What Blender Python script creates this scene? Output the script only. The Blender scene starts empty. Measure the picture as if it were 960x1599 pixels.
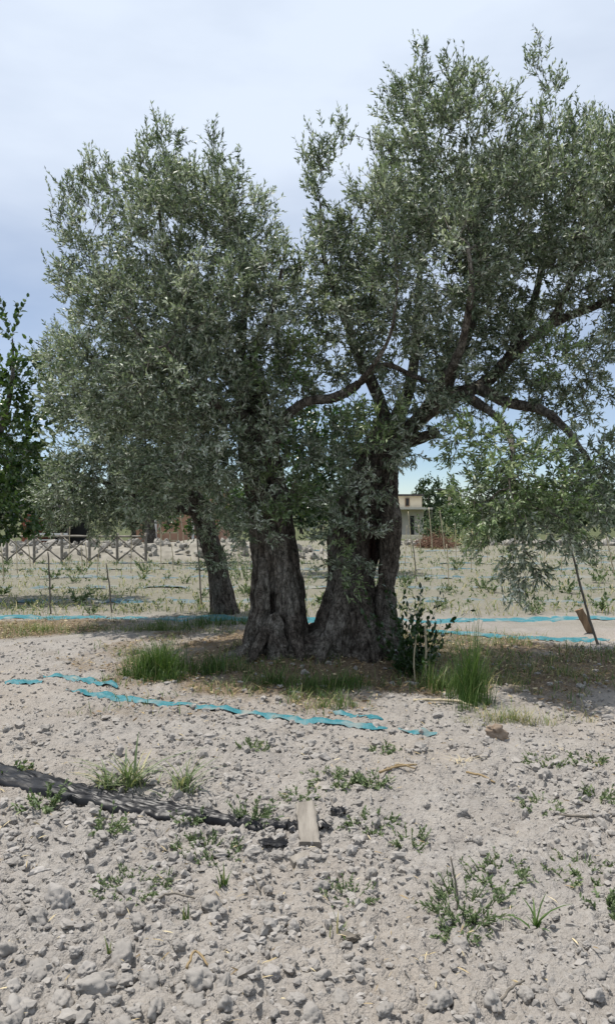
import bpy, math
import numpy as np
from mathutils import Vector

# ------------------------------------------------------------------ camera, sky, sun, exposure
scene = bpy.context.scene
C = scene.collection
F, CX, CY, EYE = 1200.0, 480.0, 800.0, 1.6            # focal length in photo pixels, centre, eye height

cam_d = bpy.data.cameras.new('camera')
cam_d.sensor_fit = 'VERTICAL'
cam_d.angle = 2 * math.atan(799.5 / F)
cam_d.clip_start, cam_d.clip_end = 0.05, 3000
cam = bpy.data.objects.new('camera', cam_d)
C.objects.link(cam)
cam.location = (0, 0, EYE)
cam.rotation_euler = (math.radians(90), 0, 0)
scene.camera = cam

SUN_EL, SUN_AZ = math.radians(70), math.radians(-70)   # azimuth from +Y, clockwise
S = Vector((math.sin(SUN_AZ) * math.cos(SUN_EL), math.cos(SUN_AZ) * math.cos(SUN_EL), math.sin(SUN_EL)))
sun_d = bpy.data.lights.new('sun', 'SUN')
sun_d.energy, sun_d.angle, sun_d.color = 4.8, math.radians(0.6), (1.0, 0.95, 0.88)
sun = bpy.data.objects.new('sun', sun_d)
C.objects.link(sun)
sun.rotation_euler = (-S).to_track_quat('-Z', 'Y').to_euler()

world = bpy.data.worlds.new('World')
scene.world = world
world.use_nodes = True
wn, wl = world.node_tree.nodes, world.node_tree.links
wn.clear()
w_out = wn.new('ShaderNodeOutputWorld')
w_bg = wn.new('ShaderNodeBackground')
w_sky = wn.new('ShaderNodeTexSky')
w_sky.sky_type = 'NISHITA'
w_sky.sun_disc = False
w_sky.sun_elevation, w_sky.sun_rotation = SUN_EL, SUN_AZ
w_sky.dust_density = 0.0
w_sky.altitude = 2500
w_sky.ozone_density = 2.0
w_bg.inputs['Strength'].default_value = 0.1
# thin high veil of cloud over the blue: streaky noise on the sky direction
w_tc = wn.new('ShaderNodeTexCoord')
w_map = wn.new('ShaderNodeMapping')
w_map.inputs['Scale'].default_value = (1.0, 1.0, 3.2)
w_noise = wn.new('ShaderNodeTexNoise')
w_noise.inputs['Scale'].default_value = 2.1
w_noise.inputs['Detail'].default_value = 5
w_noise.inputs['Roughness'].default_value = 0.5
w_sep = wn.new('ShaderNodeSeparateXYZ')
w_hgt = wn.new('ShaderNodeMapRange')
w_hgt.inputs['From Min'].default_value, w_hgt.inputs['From Max'].default_value = 0.02, 0.46
w_hgt.inputs['To Min'].default_value, w_hgt.inputs['To Max'].default_value = 0.12, 1.0
w_cld = wn.new('ShaderNodeMapRange')
w_cld.inputs['From Min'].default_value, w_cld.inputs['From Max'].default_value = 0.3, 0.72
w_cld.inputs['To Min'].default_value, w_cld.inputs['To Max'].default_value = -0.26, 0.2
w_add = wn.new('ShaderNodeMath'); w_add.operation = 'ADD'; w_add.use_clamp = True
w_mix = wn.new('ShaderNodeMixRGB')
w_mix.inputs['Color2'].default_value = (6.75, 7.55, 8.8, 1)
wl.new(w_tc.outputs['Generated'], w_map.inputs['Vector'])
wl.new(w_map.outputs['Vector'], w_noise.inputs['Vector'])
wl.new(w_tc.outputs['Generated'], w_sep.inputs[0])
wl.new(w_sep.outputs['Z'], w_hgt.inputs['Value'])
wl.new(w_noise.outputs['Fac'], w_cld.inputs['Value'])
wl.new(w_hgt.outputs[0], w_add.inputs[0])
wl.new(w_cld.outputs[0], w_add.inputs[1])
wl.new(w_add.outputs[0], w_mix.inputs['Fac'])
wl.new(w_sky.outputs[0], w_mix.inputs['Color1'])
wl.new(w_mix.outputs[0], w_bg.inputs['Color'])
wl.new(w_bg.outputs[0], w_out.inputs['Surface'])

scene.view_settings.view_transform = 'Standard'
scene.view_settings.look = 'None'
scene.view_settings.exposure = 0.22
scene.view_settings.gamma = 1.0
scene.view_settings.use_curve_mapping = False
scene.cycles.max_bounces = 6
scene.cycles.transmission_bounces = 4
scene.cycles.use_denoising = True

# ------------------------------------------------------------------ helpers
rng = np.random.default_rng(11)
R = np.radians


def at(x, y, Y):
    """point that the photo shows at pixel x, y when it stands Y metres away"""
    return np.array([(x - CX) / F * Y, Y, EYE - (y - CY) / F * Y])


def _hash(ix, iy, iz, seed):
    h = (ix.astype(np.int64) * 374761393 + iy.astype(np.int64) * 668265263 + iz.astype(np.int64) * 2147483647 + seed * 974711) & 0xFFFFFFFF
    h = ((h ^ (h >> 13)) * 1274126177) & 0xFFFFFFFF
    h = ((h ^ (h >> 16)) * 2246822519) & 0xFFFFFFFF
    h = h ^ (h >> 15)
    return (h & 0xFFFFFF) / float(0xFFFFFF)


def vnoise(p, seed=0):
    """value noise 0..1 at points (N,3)"""
    p = np.asarray(p, float)
    i = np.floor(p)
    f = p - i
    u = f * f * f * (f * (f * 6 - 15) + 10)
    i = i.astype(np.int64)
    out = 0
    for dx in (0, 1):
        wx = u[:, 0] if dx else 1 - u[:, 0]
        for dy in (0, 1):
            wy = u[:, 1] if dy else 1 - u[:, 1]
            for dz in (0, 1):
                wz = u[:, 2] if dz else 1 - u[:, 2]
                out = out + wx * wy * wz * _hash(i[:, 0] + dx, i[:, 1] + dy, i[:, 2] + dz, seed)
    return out


def fbm(p, octaves=4, seed=0):
    p = np.asarray(p, float)
    a, s, n = 1.0, 0.0, 0.0
    for o in range(octaves):
        s = s + a * vnoise(p * 2 ** o, seed + o * 7)
        n += a
        a *= 0.5
    return s / n


def n2(x, y, scale, octaves=3, seed=0):
    p = np.stack([np.ravel(x) * scale, np.ravel(y) * scale, np.zeros(np.size(x))], 1)
    return fbm(p, octaves, seed).reshape(np.shape(x))


def sstep(a, b, x):
    t = np.clip((x - a) / (b - a), 0, 1)
    return t * t * (3 - 2 * t)


def norm(v):
    return v / np.maximum(np.linalg.norm(v, axis=-1, keepdims=True), 1e-9)


def mk_mesh(name, V, tris=None, quads=None, smooth=True, attrs=None):
    V = np.asarray(V, np.float32)
    me = bpy.data.meshes.new(name)
    loops, starts, totals, k = [], [], [], 0
    if tris is not None and len(tris):
        t = np.asarray(tris, np.int32)
        loops.append(t.ravel()); starts.append(k + np.arange(len(t)) * 3); totals.append(np.full(len(t), 3)); k += t.size
    if quads is not None and len(quads):
        q = np.asarray(quads, np.int32)
        loops.append(q.ravel()); starts.append(k + np.arange(len(q)) * 4); totals.append(np.full(len(q), 4)); k += q.size
    loops, starts, totals = np.concatenate(loops), np.concatenate(starts), np.concatenate(totals)
    me.vertices.add(len(V)); me.vertices.foreach_set('co', V.ravel())
    me.loops.add(len(loops)); me.loops.foreach_set('vertex_index', loops.astype(np.int32))
    me.polygons.add(len(starts))
    me.polygons.foreach_set('loop_start', starts.astype(np.int32))
    me.polygons.foreach_set('loop_total', totals.astype(np.int32))
    me.polygons.foreach_set('use_smooth', np.full(len(starts), smooth))
    for k_, v in (attrs or {}).items():
        a = me.attributes.new(k_, 'FLOAT', 'POINT')
        a.data.foreach_set('value', np.asarray(v, np.float32))
    me.update(calc_edges=True)
    me.validate()
    return me


def obj(name, me, mat=None, parent=None, loc=None, rot=None):
    o = bpy.data.objects.new(name, me)
    C.objects.link(o)
    if mat is not None and me is not None and not me.materials:
        me.materials.append(mat)
    if parent is not None:
        o.parent = parent
    if loc is not None:
        o.location = [float(c) for c in loc]
    if rot is not None:
        o.rotation_euler = [float(c) for c in rot]
    return o


def tag(o, label=None, cat=None, group=None, kind=None):
    if label: o['label'] = label
    if cat: o['category'] = cat
    if group: o['group'] = group
    if kind: o['kind'] = kind
    return o


def thing(name, label, cat, loc=(0, 0, 0), group=None):
    return tag(obj(name, None, loc=loc), label, cat, group)


class MB:
    """collects pieces into one mesh"""
    def __init__(s):
        s.V, s.T, s.Q, s.n, s.A = [], [], [], 0, []

    def add(s, V, tris=None, quads=None, a=None):
        V = np.asarray(V, float)
        s.V.append(V)
        if tris is not None and len(tris): s.T.append(np.asarray(tris) + s.n)
        if quads is not None and len(quads): s.Q.append(np.asarray(quads) + s.n)
        s.A.append(np.full(len(V), 0.5) if a is None else np.broadcast_to(np.asarray(a, float), (len(V),)))
        s.n += len(V)
        return s

    def tube(s, P, r, sides=6, cap=True, a=None):
        V, Q, T = tube(P, r, sides, cap)
        return s.add(V, T, Q, a)

    def box(s, c, h, M=None, a=None):
        k = np.array([[x, y, z] for x in (-1, 1) for y in (-1, 1) for z in (-1, 1)], float) * h
        if M is not None: k = k @ np.asarray(M).T
        return s.add(k + c, quads=[[0, 1, 3, 2], [4, 6, 7, 5], [0, 4, 5, 1], [2, 3, 7, 6], [0, 2, 6, 4], [1, 5, 7, 3]], a=a)

    def mesh(s, name, smooth=True):
        return mk_mesh(name, np.concatenate(s.V), np.concatenate(s.T) if s.T else None, np.concatenate(s.Q) if s.Q else None, smooth, {'tint': np.concatenate(s.A)})


def frames(P):
    T = norm(np.gradient(P, axis=0))
    u = np.cross(T[0], [0, 1, 0.01])
    if np.linalg.norm(u) < 1e-3: u = np.cross(T[0], [1, 0, 0])
    U = []
    for t in T:
        u = u - t * np.dot(u, t)
        u = u / (np.linalg.norm(u) + 1e-9)
        U.append(u)
    U = np.array(U)
    return T, U, np.cross(T, U)


def grid_quads(nr, ns, wrap=True):
    i = np.arange(nr - 1)[:, None]
    j = np.arange(ns if wrap else ns - 1)[None, :]
    j2 = (j + 1) % ns
    return np.stack([i * ns + j, i * ns + j2, (i + 1) * ns + j2, (i + 1) * ns + j], -1).reshape(-1, 4)


def tube(P, r, sides=6, cap=True):
    P = np.asarray(P, float)
    r = np.broadcast_to(np.asarray(r, float), (len(P),))
    T, U, W = frames(P)
    th = np.arange(sides) / sides * 2 * np.pi
    V = P[:, None] + r[:, None, None] * (np.cos(th)[None, :, None] * U[:, None] + np.sin(th)[None, :, None] * W[:, None])
    V = V.reshape(-1, 3)
    Q = grid_quads(len(P), sides)
    tr = None
    if cap:
        n = len(V)
        V = np.concatenate([V, P[:1], P[-1:]])
        b = (len(P) - 1) * sides
        tr = [[(j + 1) % sides, j, n] for j in range(sides)] + [[b + j, b + (j + 1) % sides, n + 1] for j in range(sides)]
    return V, Q, tr


def catmull(K, n):
    K = np.asarray(K, float)
    Pd = np.concatenate([2 * K[:1] - K[1:2], K, 2 * K[-1:] - K[-2:-1]])
    t = np.linspace(0, len(K) - 1 - 1e-6, n)
    i = t.astype(int)
    f = (t - i)[:, None]
    a, b, c, d = Pd[i], Pd[i + 1], Pd[i + 2], Pd[i + 3]
    return 0.5 * (2 * b + (c - a) * f + (2 * a - 5 * b + 4 * c - d) * f ** 2 + (3 * b - a - 3 * c + d) * f ** 3)


# ------------------------------------------------------------------ materials
def material(name, build, rough=0.8, spec=0.3):
    m = bpy.data.materials.new(name)
    m.use_nodes = True
    nt = m.node_tree
    b = nt.nodes['Principled BSDF']
    b.inputs['Roughness'].default_value = rough
    b.inputs['Specular IOR Level'].default_value = spec
    build(nt, nt.nodes, nt.links, b)
    return m


def ramp(N, L, src, stops):
    r = N.new('ShaderNodeValToRGB')
    e = r.color_ramp.elements
    while len(e) < len(stops): e.new(0.5)
    for el, (p, c) in zip(e, stops):
        el.position = p
        el.color = (*c, 1)
    if src is not None: L.new(src, r.inputs[0])
    return r.outputs[0]


def noise(N, L, scale, detail=4, rough=0.55, vec=None, coord='Object', stretch=None):
    tc = N.new('ShaderNodeTexCoord')
    n = N.new('ShaderNodeTexNoise')
    n.inputs['Scale'].default_value = scale
    n.inputs['Detail'].default_value = detail
    n.inputs['Roughness'].default_value = rough
    v = tc.outputs[coord]
    if stretch:
        mp = N.new('ShaderNodeMapping')
        mp.inputs['Scale'].default_value = stretch
        L.new(v, mp.inputs['Vector'])
        v = mp.outputs[0]
    L.new(v, n.inputs['Vector'])
    return n.outputs['Fac']


def mixc(N, L, fac, a, b, mode='MIX'):
    m = N.new('ShaderNodeMixRGB')
    m.blend_type = mode
    for s, v in (('Fac', fac), ('Color1', a), ('Color2', b)):
        if hasattr(v, 'links') or isinstance(v, bpy.types.NodeSocket): L.new(v, m.inputs[s])
        elif isinstance(v, (int, float)): m.inputs[s].default_value = v
        else: m.inputs[s].default_value = (*v, 1)
    return m.outputs[0]


def bump(N, L, b, h, strength=0.5, dist=0.01):
    k = N.new('ShaderNodeBump')
    k.inputs['Strength'].default_value = strength
    k.inputs['Distance'].default_value = dist
    L.new(h, k.inputs['Height'])
    L.new(k.outputs[0], b.inputs['Normal'])


def attr(N, name):
    a = N.new('ShaderNodeAttribute')
    a.attribute_name = name
    return a.outputs['Fac']


def plain(name, lo, hi, scale=20, rough=0.8, bmp=0.3, dist=0.004, stretch=None, spec=0.3):
    def f(nt, N, L, b):
        n = noise(N, L, scale, 5, stretch=stretch)
        L.new(ramp(N, L, n, [(0.3, lo), (0.7, hi)]), b.inputs['Base Color'])
        bump(N, L, b, n, bmp, dist)
    return material(name, f, rough, spec)


def m_leaf(name, stops, rough=0.45, trans=0.25, spec=0.4):
    """leaf colour from each leaf's own tint, with some light let through"""
    def f(nt, N, L, b):
        c = ramp(N, L, attr(N, 'tint'), stops)
        L.new(c, b.inputs['Base Color'])
        t = N.new('ShaderNodeBsdfTranslucent')
        L.new(mixc(N, L, 1.0, c, (1.0, 1.15, 0.65), 'MULTIPLY'), t.inputs['Color'])
        mx = N.new('ShaderNodeMixShader')
        mx.inputs[0].default_value = trans
        L.new(b.outputs[0], mx.inputs[1]); L.new(t.outputs[0], mx.inputs[2])
        L.new(mx.outputs[0], N['Material Output'].inputs['Surface'])
    return material(name, f, rough, spec)


def f_ground(nt, N, L, b):
    big = noise(N, L, 0.55, 4)
    mid = noise(N, L, 3.5, 5)
    fine = noise(N, L, 42, 6, 0.65)
    grit = noise(N, L, 150, 3, 0.6)
    soil = ramp(N, L, mid, [(0.3, (0.259, 0.240, 0.220)), (0.55, (0.310, 0.289, 0.265)), (0.75, (0.346, 0.324, 0.295))])
    soil = mixc(N, L, ramp(N, L, big, [(0.42, (0, 0, 0)), (0.66, (0.5, 0.5, 0.5))]), soil, (0.315, 0.272, 0.224))
    soil = mixc(N, L, 0.55, soil, ramp(N, L, fine, [(0.3, (0.62, 0.61, 0.6)), (0.5, (0.95, 0.95, 0.95)), (0.7, (1.1, 1.1, 1.1))]), 'MULTIPLY')
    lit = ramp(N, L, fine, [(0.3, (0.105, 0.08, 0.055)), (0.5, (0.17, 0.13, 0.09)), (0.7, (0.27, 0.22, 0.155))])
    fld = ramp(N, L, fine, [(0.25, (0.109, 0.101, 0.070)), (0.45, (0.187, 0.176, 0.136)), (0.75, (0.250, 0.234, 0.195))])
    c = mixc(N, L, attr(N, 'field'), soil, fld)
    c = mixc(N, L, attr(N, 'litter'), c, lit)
    c = mixc(N, L, attr(N, 'far'), c, ramp(N, L, mid, [(0.3, (0.05, 0.065, 0.03)), (0.7, (0.11, 0.115, 0.055))]))
    L.new(c, b.inputs['Base Color'])
    tc = N.new('ShaderNodeTexCoord')
    h = N.new('ShaderNodeMath'); h.operation = 'ADD'
    L.new(fine, h.inputs[0]); L.new(grit, h.inputs[1])
    for sc_, k in ((38, 0.9), (85, 0.6)):                  # rounded crumbs
        vo = N.new('ShaderNodeTexVoronoi'); vo.inputs['Scale'].default_value = sc_
        L.new(tc.outputs['Object'], vo.inputs['Vector'])
        ma = N.new('ShaderNodeMath'); ma.operation = 'MULTIPLY_ADD'; ma.inputs[1].default_value = -k
        L.new(vo.outputs['Distance'], ma.inputs[0]); L.new(h.outputs[0], ma.inputs[2])
        h = ma
    bump(N, L, b, h.outputs[0], 0.8, 0.013)


M_ground = material('dry_soil', f_ground, 0.95, 0.1)


def f_clod(nt, N, L, b):
    fine = noise(N, L, 45, 5, 0.6)
    c = ramp(N, L, attr(N, 'tint'), [(0, (0.240, 0.224, 0.206)), (0.6, (0.293, 0.274, 0.252)), (1, (0.338, 0.317, 0.296))])
    c = mixc(N, L, 0.6, c, ramp(N, L, fine, [(0.3, (0.7, 0.69, 0.67)), (0.65, (1.05, 1.05, 1.05))]), 'MULTIPLY')
    L.new(c, b.inputs['Base Color'])
    bump(N, L, b, fine, 0.5, 0.005)


M_clod = material('soil_clod', f_clod, 0.95, 0.1)


def f_bark(nt, N, L, b):
    big = noise(N, L, 3.0, 4)
    fib = noise(N, L, 24, 7, 0.7, stretch=(1, 1, 0.45))
    tc = N.new('ShaderNodeTexCoord'); mp = N.new('ShaderNodeMapping'); mp.inputs['Scale'].default_value = (1, 1, 0.38)
    wv = N.new('ShaderNodeVectorMath'); wv.operation = 'ADD'
    wn_ = N.new('ShaderNodeTexNoise'); wn_.inputs['Scale'].default_value = 7
    ws = N.new('ShaderNodeVectorMath'); ws.operation = 'SCALE'; ws.inputs['Scale'].default_value = 0.34
    L.new(tc.outputs['Object'], wn_.inputs['Vector']); L.new(wn_.outputs['Color'], ws.inputs[0])
    L.new(tc.outputs['Object'], mp.inputs['Vector']); L.new(mp.outputs[0], wv.inputs[0]); L.new(ws.outputs[0], wv.inputs[1])
    vo = N.new('ShaderNodeTexVoronoi'); vo.feature = 'DISTANCE_TO_EDGE'; vo.inputs['Scale'].default_value = 17
    L.new(wv.outputs[0], vo.inputs['Vector'])
    crack = ramp(N, L, vo.outputs['Distance'], [(0.0, (0.2, 0.2, 0.2)), (0.13, (1, 1, 1))])
    c = ramp(N, L, fib, [(0.34, (0.02, 0.016, 0.013)), (0.47, (0.085, 0.07, 0.057)), (0.66, (0.2, 0.172, 0.145))])
    c = mixc(N, L, ramp(N, L, big, [(0.46, (0, 0, 0)), (0.62, (0.9, 0.9, 0.9))]), c, ramp(N, L, fib, [(0.34, (0.05, 0.043, 0.033)), (0.66, (0.33, 0.305, 0.265))]))
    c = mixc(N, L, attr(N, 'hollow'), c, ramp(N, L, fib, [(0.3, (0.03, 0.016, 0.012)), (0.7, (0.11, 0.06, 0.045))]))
    c = mixc(N, L, 0.5, c, crack, 'MULTIPLY')
    L.new(c, b.inputs['Base Color'])
    hs = mixc(N, L, 0.28, fib, crack)
    bump(N, L, b, hs, 1.0, 0.04)


M_bark = material('olive_bark', f_bark, 0.9, 0.15)
M_branch = plain('branch_bark', (0.06, 0.052, 0.044), (0.19, 0.17, 0.145), 22, 0.9, 0.6, 0.008)
M_olive = m_leaf('olive_leaf', [(0.0, (0.055, 0.076, 0.045)), (0.3, (0.13, 0.168, 0.102)), (0.55, (0.24, 0.285, 0.2)), (0.8, (0.39, 0.42, 0.345)), (1.0, (0.54, 0.56, 0.5))], 0.46, 0.26, 0.4)
M_fresh = m_leaf('fresh_olive_leaf', [(0.0, (0.055, 0.09, 0.032)), (0.4, (0.13, 0.19, 0.075)), (0.75, (0.24, 0.305, 0.15)), (1.0, (0.42, 0.46, 0.31))], 0.42, 0.3, 0.45)
M_citrus = m_leaf('glossy_leaf', [(0.0, (0.015, 0.035, 0.01)), (0.5, (0.035, 0.075, 0.02)), (1.0, (0.1, 0.15, 0.04))], 0.3, 0.3, 0.5)
M_pine = m_leaf('far_leaf', [(0.0, (0.02, 0.04, 0.018)), (0.5, (0.045, 0.075, 0.03)), (1.0, (0.1, 0.13, 0.06))], 0.6, 0.2, 0.3)
M_grass = m_leaf('grass_blade', [(0.0, (0.035, 0.075, 0.015)), (0.5, (0.08, 0.14, 0.035)), (0.8, (0.15, 0.2, 0.065)), (1.0, (0.36, 0.31, 0.16))], 0.5, 0.3, 0.3)
M_weed = m_leaf('weed_leaf', [(0.0, (0.055, 0.085, 0.035)), (0.5, (0.12, 0.165, 0.075)), (0.8, (0.2, 0.235, 0.12)), (1.0, (0.38, 0.34, 0.2))], 0.55, 0.25, 0.3)
M_straw = m_leaf('dead_leaf', [(0.0, (0.1, 0.06, 0.03)), (0.45, (0.24, 0.17, 0.09)), (0.75, (0.42, 0.34, 0.2)), (1.0, (0.6, 0.51, 0.33))], 0.7, 0.1, 0.2)
M_cane = plain('pale_cane', (0.3, 0.25, 0.16), (0.5, 0.43, 0.3), 9, 0.7, 0.2)
M_stake = plain('dark_stake', (0.09, 0.08, 0.065), (0.19, 0.165, 0.135), 14, 0.8, 0.3)
M_board = plain('grey_board', (0.12, 0.105, 0.088), (0.27, 0.245, 0.21), 30, 0.85, 0.6, 0.004, (1, 0.08, 1))
M_brownboard = plain('brown_board', (0.16, 0.1, 0.06), (0.32, 0.215, 0.13), 24, 0.85, 0.5, 0.004, (1, 1, 0.12))
M_fence = plain('fence_wood', (0.13, 0.115, 0.095), (0.26, 0.235, 0.2), 8, 0.85, 0.4)
M_stone = plain('pale_stone', (0.2, 0.187, 0.16), (0.34, 0.32, 0.285), 5, 0.9, 0.6, 0.02)


def f_net(nt, N, L, b):
    big = noise(N, L, 5, 4)
    weave = noise(N, L, 120, 3, stretch=(1, 0.25, 1))
    c = ramp(N, L, weave, [(0.3, (0.015, 0.105, 0.125)), (0.6, (0.03, 0.165, 0.195)), (0.75, (0.07, 0.22, 0.25))])
    c = mixc(N, L, ramp(N, L, big, [(0.5, (0, 0, 0)), (0.68, (0.75, 0.75, 0.75))]), c, (0.26, 0.25, 0.215))
    L.new(c, b.inputs['Base Color'])
    bump(N, L, b, weave, 0.5, 0.004)


M_net = material('teal_netting', f_net, 0.6, 0.3)


def f_netfar(nt, N, L, b):
    big = noise(N, L, 2.2, 5, 0.6, stretch=(0.5, 1.5, 1))
    c = ramp(N, L, big, [(0.36, (0.06, 0.115, 0.135)), (0.46, (0.12, 0.15, 0.155)), (0.56, (0.19, 0.19, 0.165)), (0.7, (0.22, 0.2, 0.155))])
    L.new(c, b.inputs['Base Color'])
    bump(N, L, b, big, 0.6, 0.03)


M_netfar = material('faded_blue_netting', f_netfar, 0.9, 0.1)


def f_film(nt, N, L, b):
    n = noise(N, L, 18, 5)
    L.new(ramp(N, L, n, [(0.35, (0.006, 0.006, 0.007)), (0.68, (0.011, 0.011, 0.013)), (0.9, (0.05, 0.046, 0.04))]), b.inputs['Base Color'])
    bump(N, L, b, n, 0.25, 0.008)


M_film = material('black_film', f_film, 0.42, 0.3)
M_cream = plain('cream_render', (0.62, 0.54, 0.4), (0.72, 0.64, 0.49), 1.2, 0.9, 0.2)
M_grey_render = plain('grey_render', (0.5, 0.455, 0.385), (0.6, 0.55, 0.47), 1.2, 0.9, 0.2)
M_salmon = plain('salmon_render', (0.36, 0.2, 0.13), (0.46, 0.27, 0.18), 1.4, 0.9, 0.2)
M_roof = plain('dark_roof', (0.05, 0.045, 0.042), (0.11, 0.1, 0.09), 3, 0.8, 0.3)
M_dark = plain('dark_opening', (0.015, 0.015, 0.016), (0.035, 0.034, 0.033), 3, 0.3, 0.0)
M_white = plain('white_paint', (0.6, 0.58, 0.54), (0.75, 0.73, 0.69), 6, 0.6, 0.1)
M_bank = plain('stony_bank', (0.15, 0.138, 0.112), (0.27, 0.25, 0.21), 2.5, 0.95, 0.8, 0.05)
M_lump = plain('tan_lump', (0.17, 0.125, 0.09), (0.28, 0.22, 0.165), 18, 0.9, 0.5)
M_brush = plain('brown_brush', (0.1, 0.055, 0.035), (0.22, 0.13, 0.085), 6, 0.85, 0.3)
M_rust = plain('rusty_red', (0.2, 0.06, 0.035), (0.34, 0.12, 0.07), 6, 0.7, 0.3)

# ------------------------------------------------------------------ ground
TX, TY = 0.12, 8.55                                   # foot of the old olive


def H(x, y):
    """smooth height of the ground"""
    x, y = np.asarray(x, float), np.asarray(y, float)
    h = 0.05 * (n2(x, y, 0.7, 3, 3) - 0.5) * sstep(60, 20, y)
    h = h + 0.10 * np.exp(-((x - TX) ** 2 / 1.6 + (y - TY) ** 2 / 0.9))
    h = h - 1.6 * sstep(34, 95, y)
    h = h + 9.0 * sstep(150, 600, np.hypot(x, y))
    return h


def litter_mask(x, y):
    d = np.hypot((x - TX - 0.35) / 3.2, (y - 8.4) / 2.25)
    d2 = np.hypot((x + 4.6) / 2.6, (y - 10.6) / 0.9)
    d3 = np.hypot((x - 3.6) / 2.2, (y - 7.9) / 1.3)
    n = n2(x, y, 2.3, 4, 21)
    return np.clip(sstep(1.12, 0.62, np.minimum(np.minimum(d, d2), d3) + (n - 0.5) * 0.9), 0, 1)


def clod_zone(x, y):
    """how cloddy the soil is: coarse nearest the camera, finer further off"""
    n = n2(x, y, 0.9, 3, 5)
    return sstep(5.6, 2.6, y + (n - 0.5) * 2.4 + 0.25 * x)


def HD(x, y):
    """height of the ground with its lumps and crumbs"""
    x, y = np.asarray(x, float), np.asarray(y, float)
    near = sstep(16, 6, y)
    det = 0.030 * (n2(x, y, 6, 2, 31) - 0.5) * near + 0.055 * (n2(x, y, 9.5, 2, 33) - 0.5) * near * sstep(3.2, 5.0, y)
    lump = np.abs(n2(x, y, 14, 2, 41) - 0.5) * 2
    lump2 = np.abs(n2(x, y, 27, 2, 43) - 0.5) * 2
    det = det + near * (0.6 + 0.4 * clod_zone(x, y)) * (0.044 * (0.35 - lump) + 0.034 * (0.35 - lump2))
    det = det + 0.05 * (n2(x, y, 1.6, 3, 51) - 0.5) * sstep(5, 9, y) * sstep(60, 20, y)
    return H(x, y) + det


def axis_steps(a, b, s0, g):
    out, s = [a], s0
    while out[-1] < b:
        out.append(out[-1] + s)
        s *= g
    return np.array(out)


ys = np.concatenate([np.array([-600, -250, -100, -40, -15, -6, -2.5, -0.5, 0.6, 1.0, 1.3]), np.arange(1.5, 4.6, 0.0145), axis_steps(4.6, 1500, 0.0155, 1.022)])
xp = np.concatenate([np.arange(0, 1.9, 0.0155), axis_steps(1.9, 900, 0.017, 1.055)])
xs = np.concatenate([-xp[:0:-1], xp])
GX, GY = np.meshgrid(xs, ys)
GZ = HD(GX, GY)
V = np.stack([GX, GY, GZ], -1).reshape(-1, 3)
field = sstep(9.5, 14, GY + (n2(GX, GY, 1.2, 3, 61) - 0.5) * 4)
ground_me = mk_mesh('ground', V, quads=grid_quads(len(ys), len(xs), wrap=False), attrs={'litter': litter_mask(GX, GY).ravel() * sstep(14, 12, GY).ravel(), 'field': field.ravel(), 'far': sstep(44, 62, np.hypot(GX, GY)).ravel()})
ground = tag(obj('ground', ground_me, M_ground), 'dry pale grey soil of the field', 'ground', kind='structure')

# clods of dry soil
def ico(sub):
    t = (1 + 5 ** 0.5) / 2
    V = norm(np.array([[-1, t, 0], [1, t, 0], [-1, -t, 0], [1, -t, 0], [0, -1, t], [0, 1, t], [0, -1, -t], [0, 1, -t], [t, 0, -1], [t, 0, 1], [-t, 0, -1], [-t, 0, 1]], float))
    T = [[0, 11, 5], [0, 5, 1], [0, 1, 7], [0, 7, 10], [0, 10, 11], [1, 5, 9], [5, 11, 4], [11, 10, 2], [10, 7, 6], [7, 1, 8], [3, 9, 4], [3, 4, 2], [3, 2, 6], [3, 6, 8], [3, 8, 9], [4, 9, 5], [2, 4, 11], [6, 2, 10], [8, 6, 7], [9, 8, 1]]
    for _ in range(sub):
        V = list(V); cache, T2 = {}, []
        def mid(a, b):
            k = (min(a, b), max(a, b))
            if k not in cache:
                cache[k] = len(V); V.append(norm((np.array(V[a]) + V[b]) / 2))
            return cache[k]
        for a, b, c in T:
            x, y, z = mid(a, b), mid(b, c), mid(c, a)
            T2 += [[a, x, z], [b, y, x], [c, z, y], [x, y, z]]
        T = T2
        V = np.array(V)
    return V, np.array(T)


def lumpy(seed, sub, amp=0.55):
    V, T = ico(sub)
    k = 1 + amp * (fbm(V * 1.35 + seed * 9.1, 2, seed) - 0.5) * 1.5
    if sub > 1:                                          # broken, crumbly faces
        for q in norm(np.random.default_rng(seed).normal(size=(9, 3))):
            d = V @ q * k
            k = np.where(d > 0.76, k * (0.76 + 0.35 * (d - 0.76)) / np.maximum(d, 1e-6), k)
        k = k - 0.30 * np.abs(fbm(V * 2.9 + seed * 3.3, 2, seed + 5) - 0.5) * 2 + 0.30 * (fbm(V * 6.0 + seed, 3, seed + 9) - 0.5)
    V = V * k[:, None] * np.array([1.0, 0.86, 0.72])
    return V, T


clod_bases = [lumpy(s, 3, 0.8) for s in range(8)]
clod_meshes = []
for i, (v, t) in enumerate(clod_bases):
    m = mk_mesh('soil_clod', v, t, attrs={'tint': np.full(len(v), 0.35 + 0.55 * rng.random())})
    m.materials.append(M_clod)
    clod_meshes.append(m)

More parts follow.
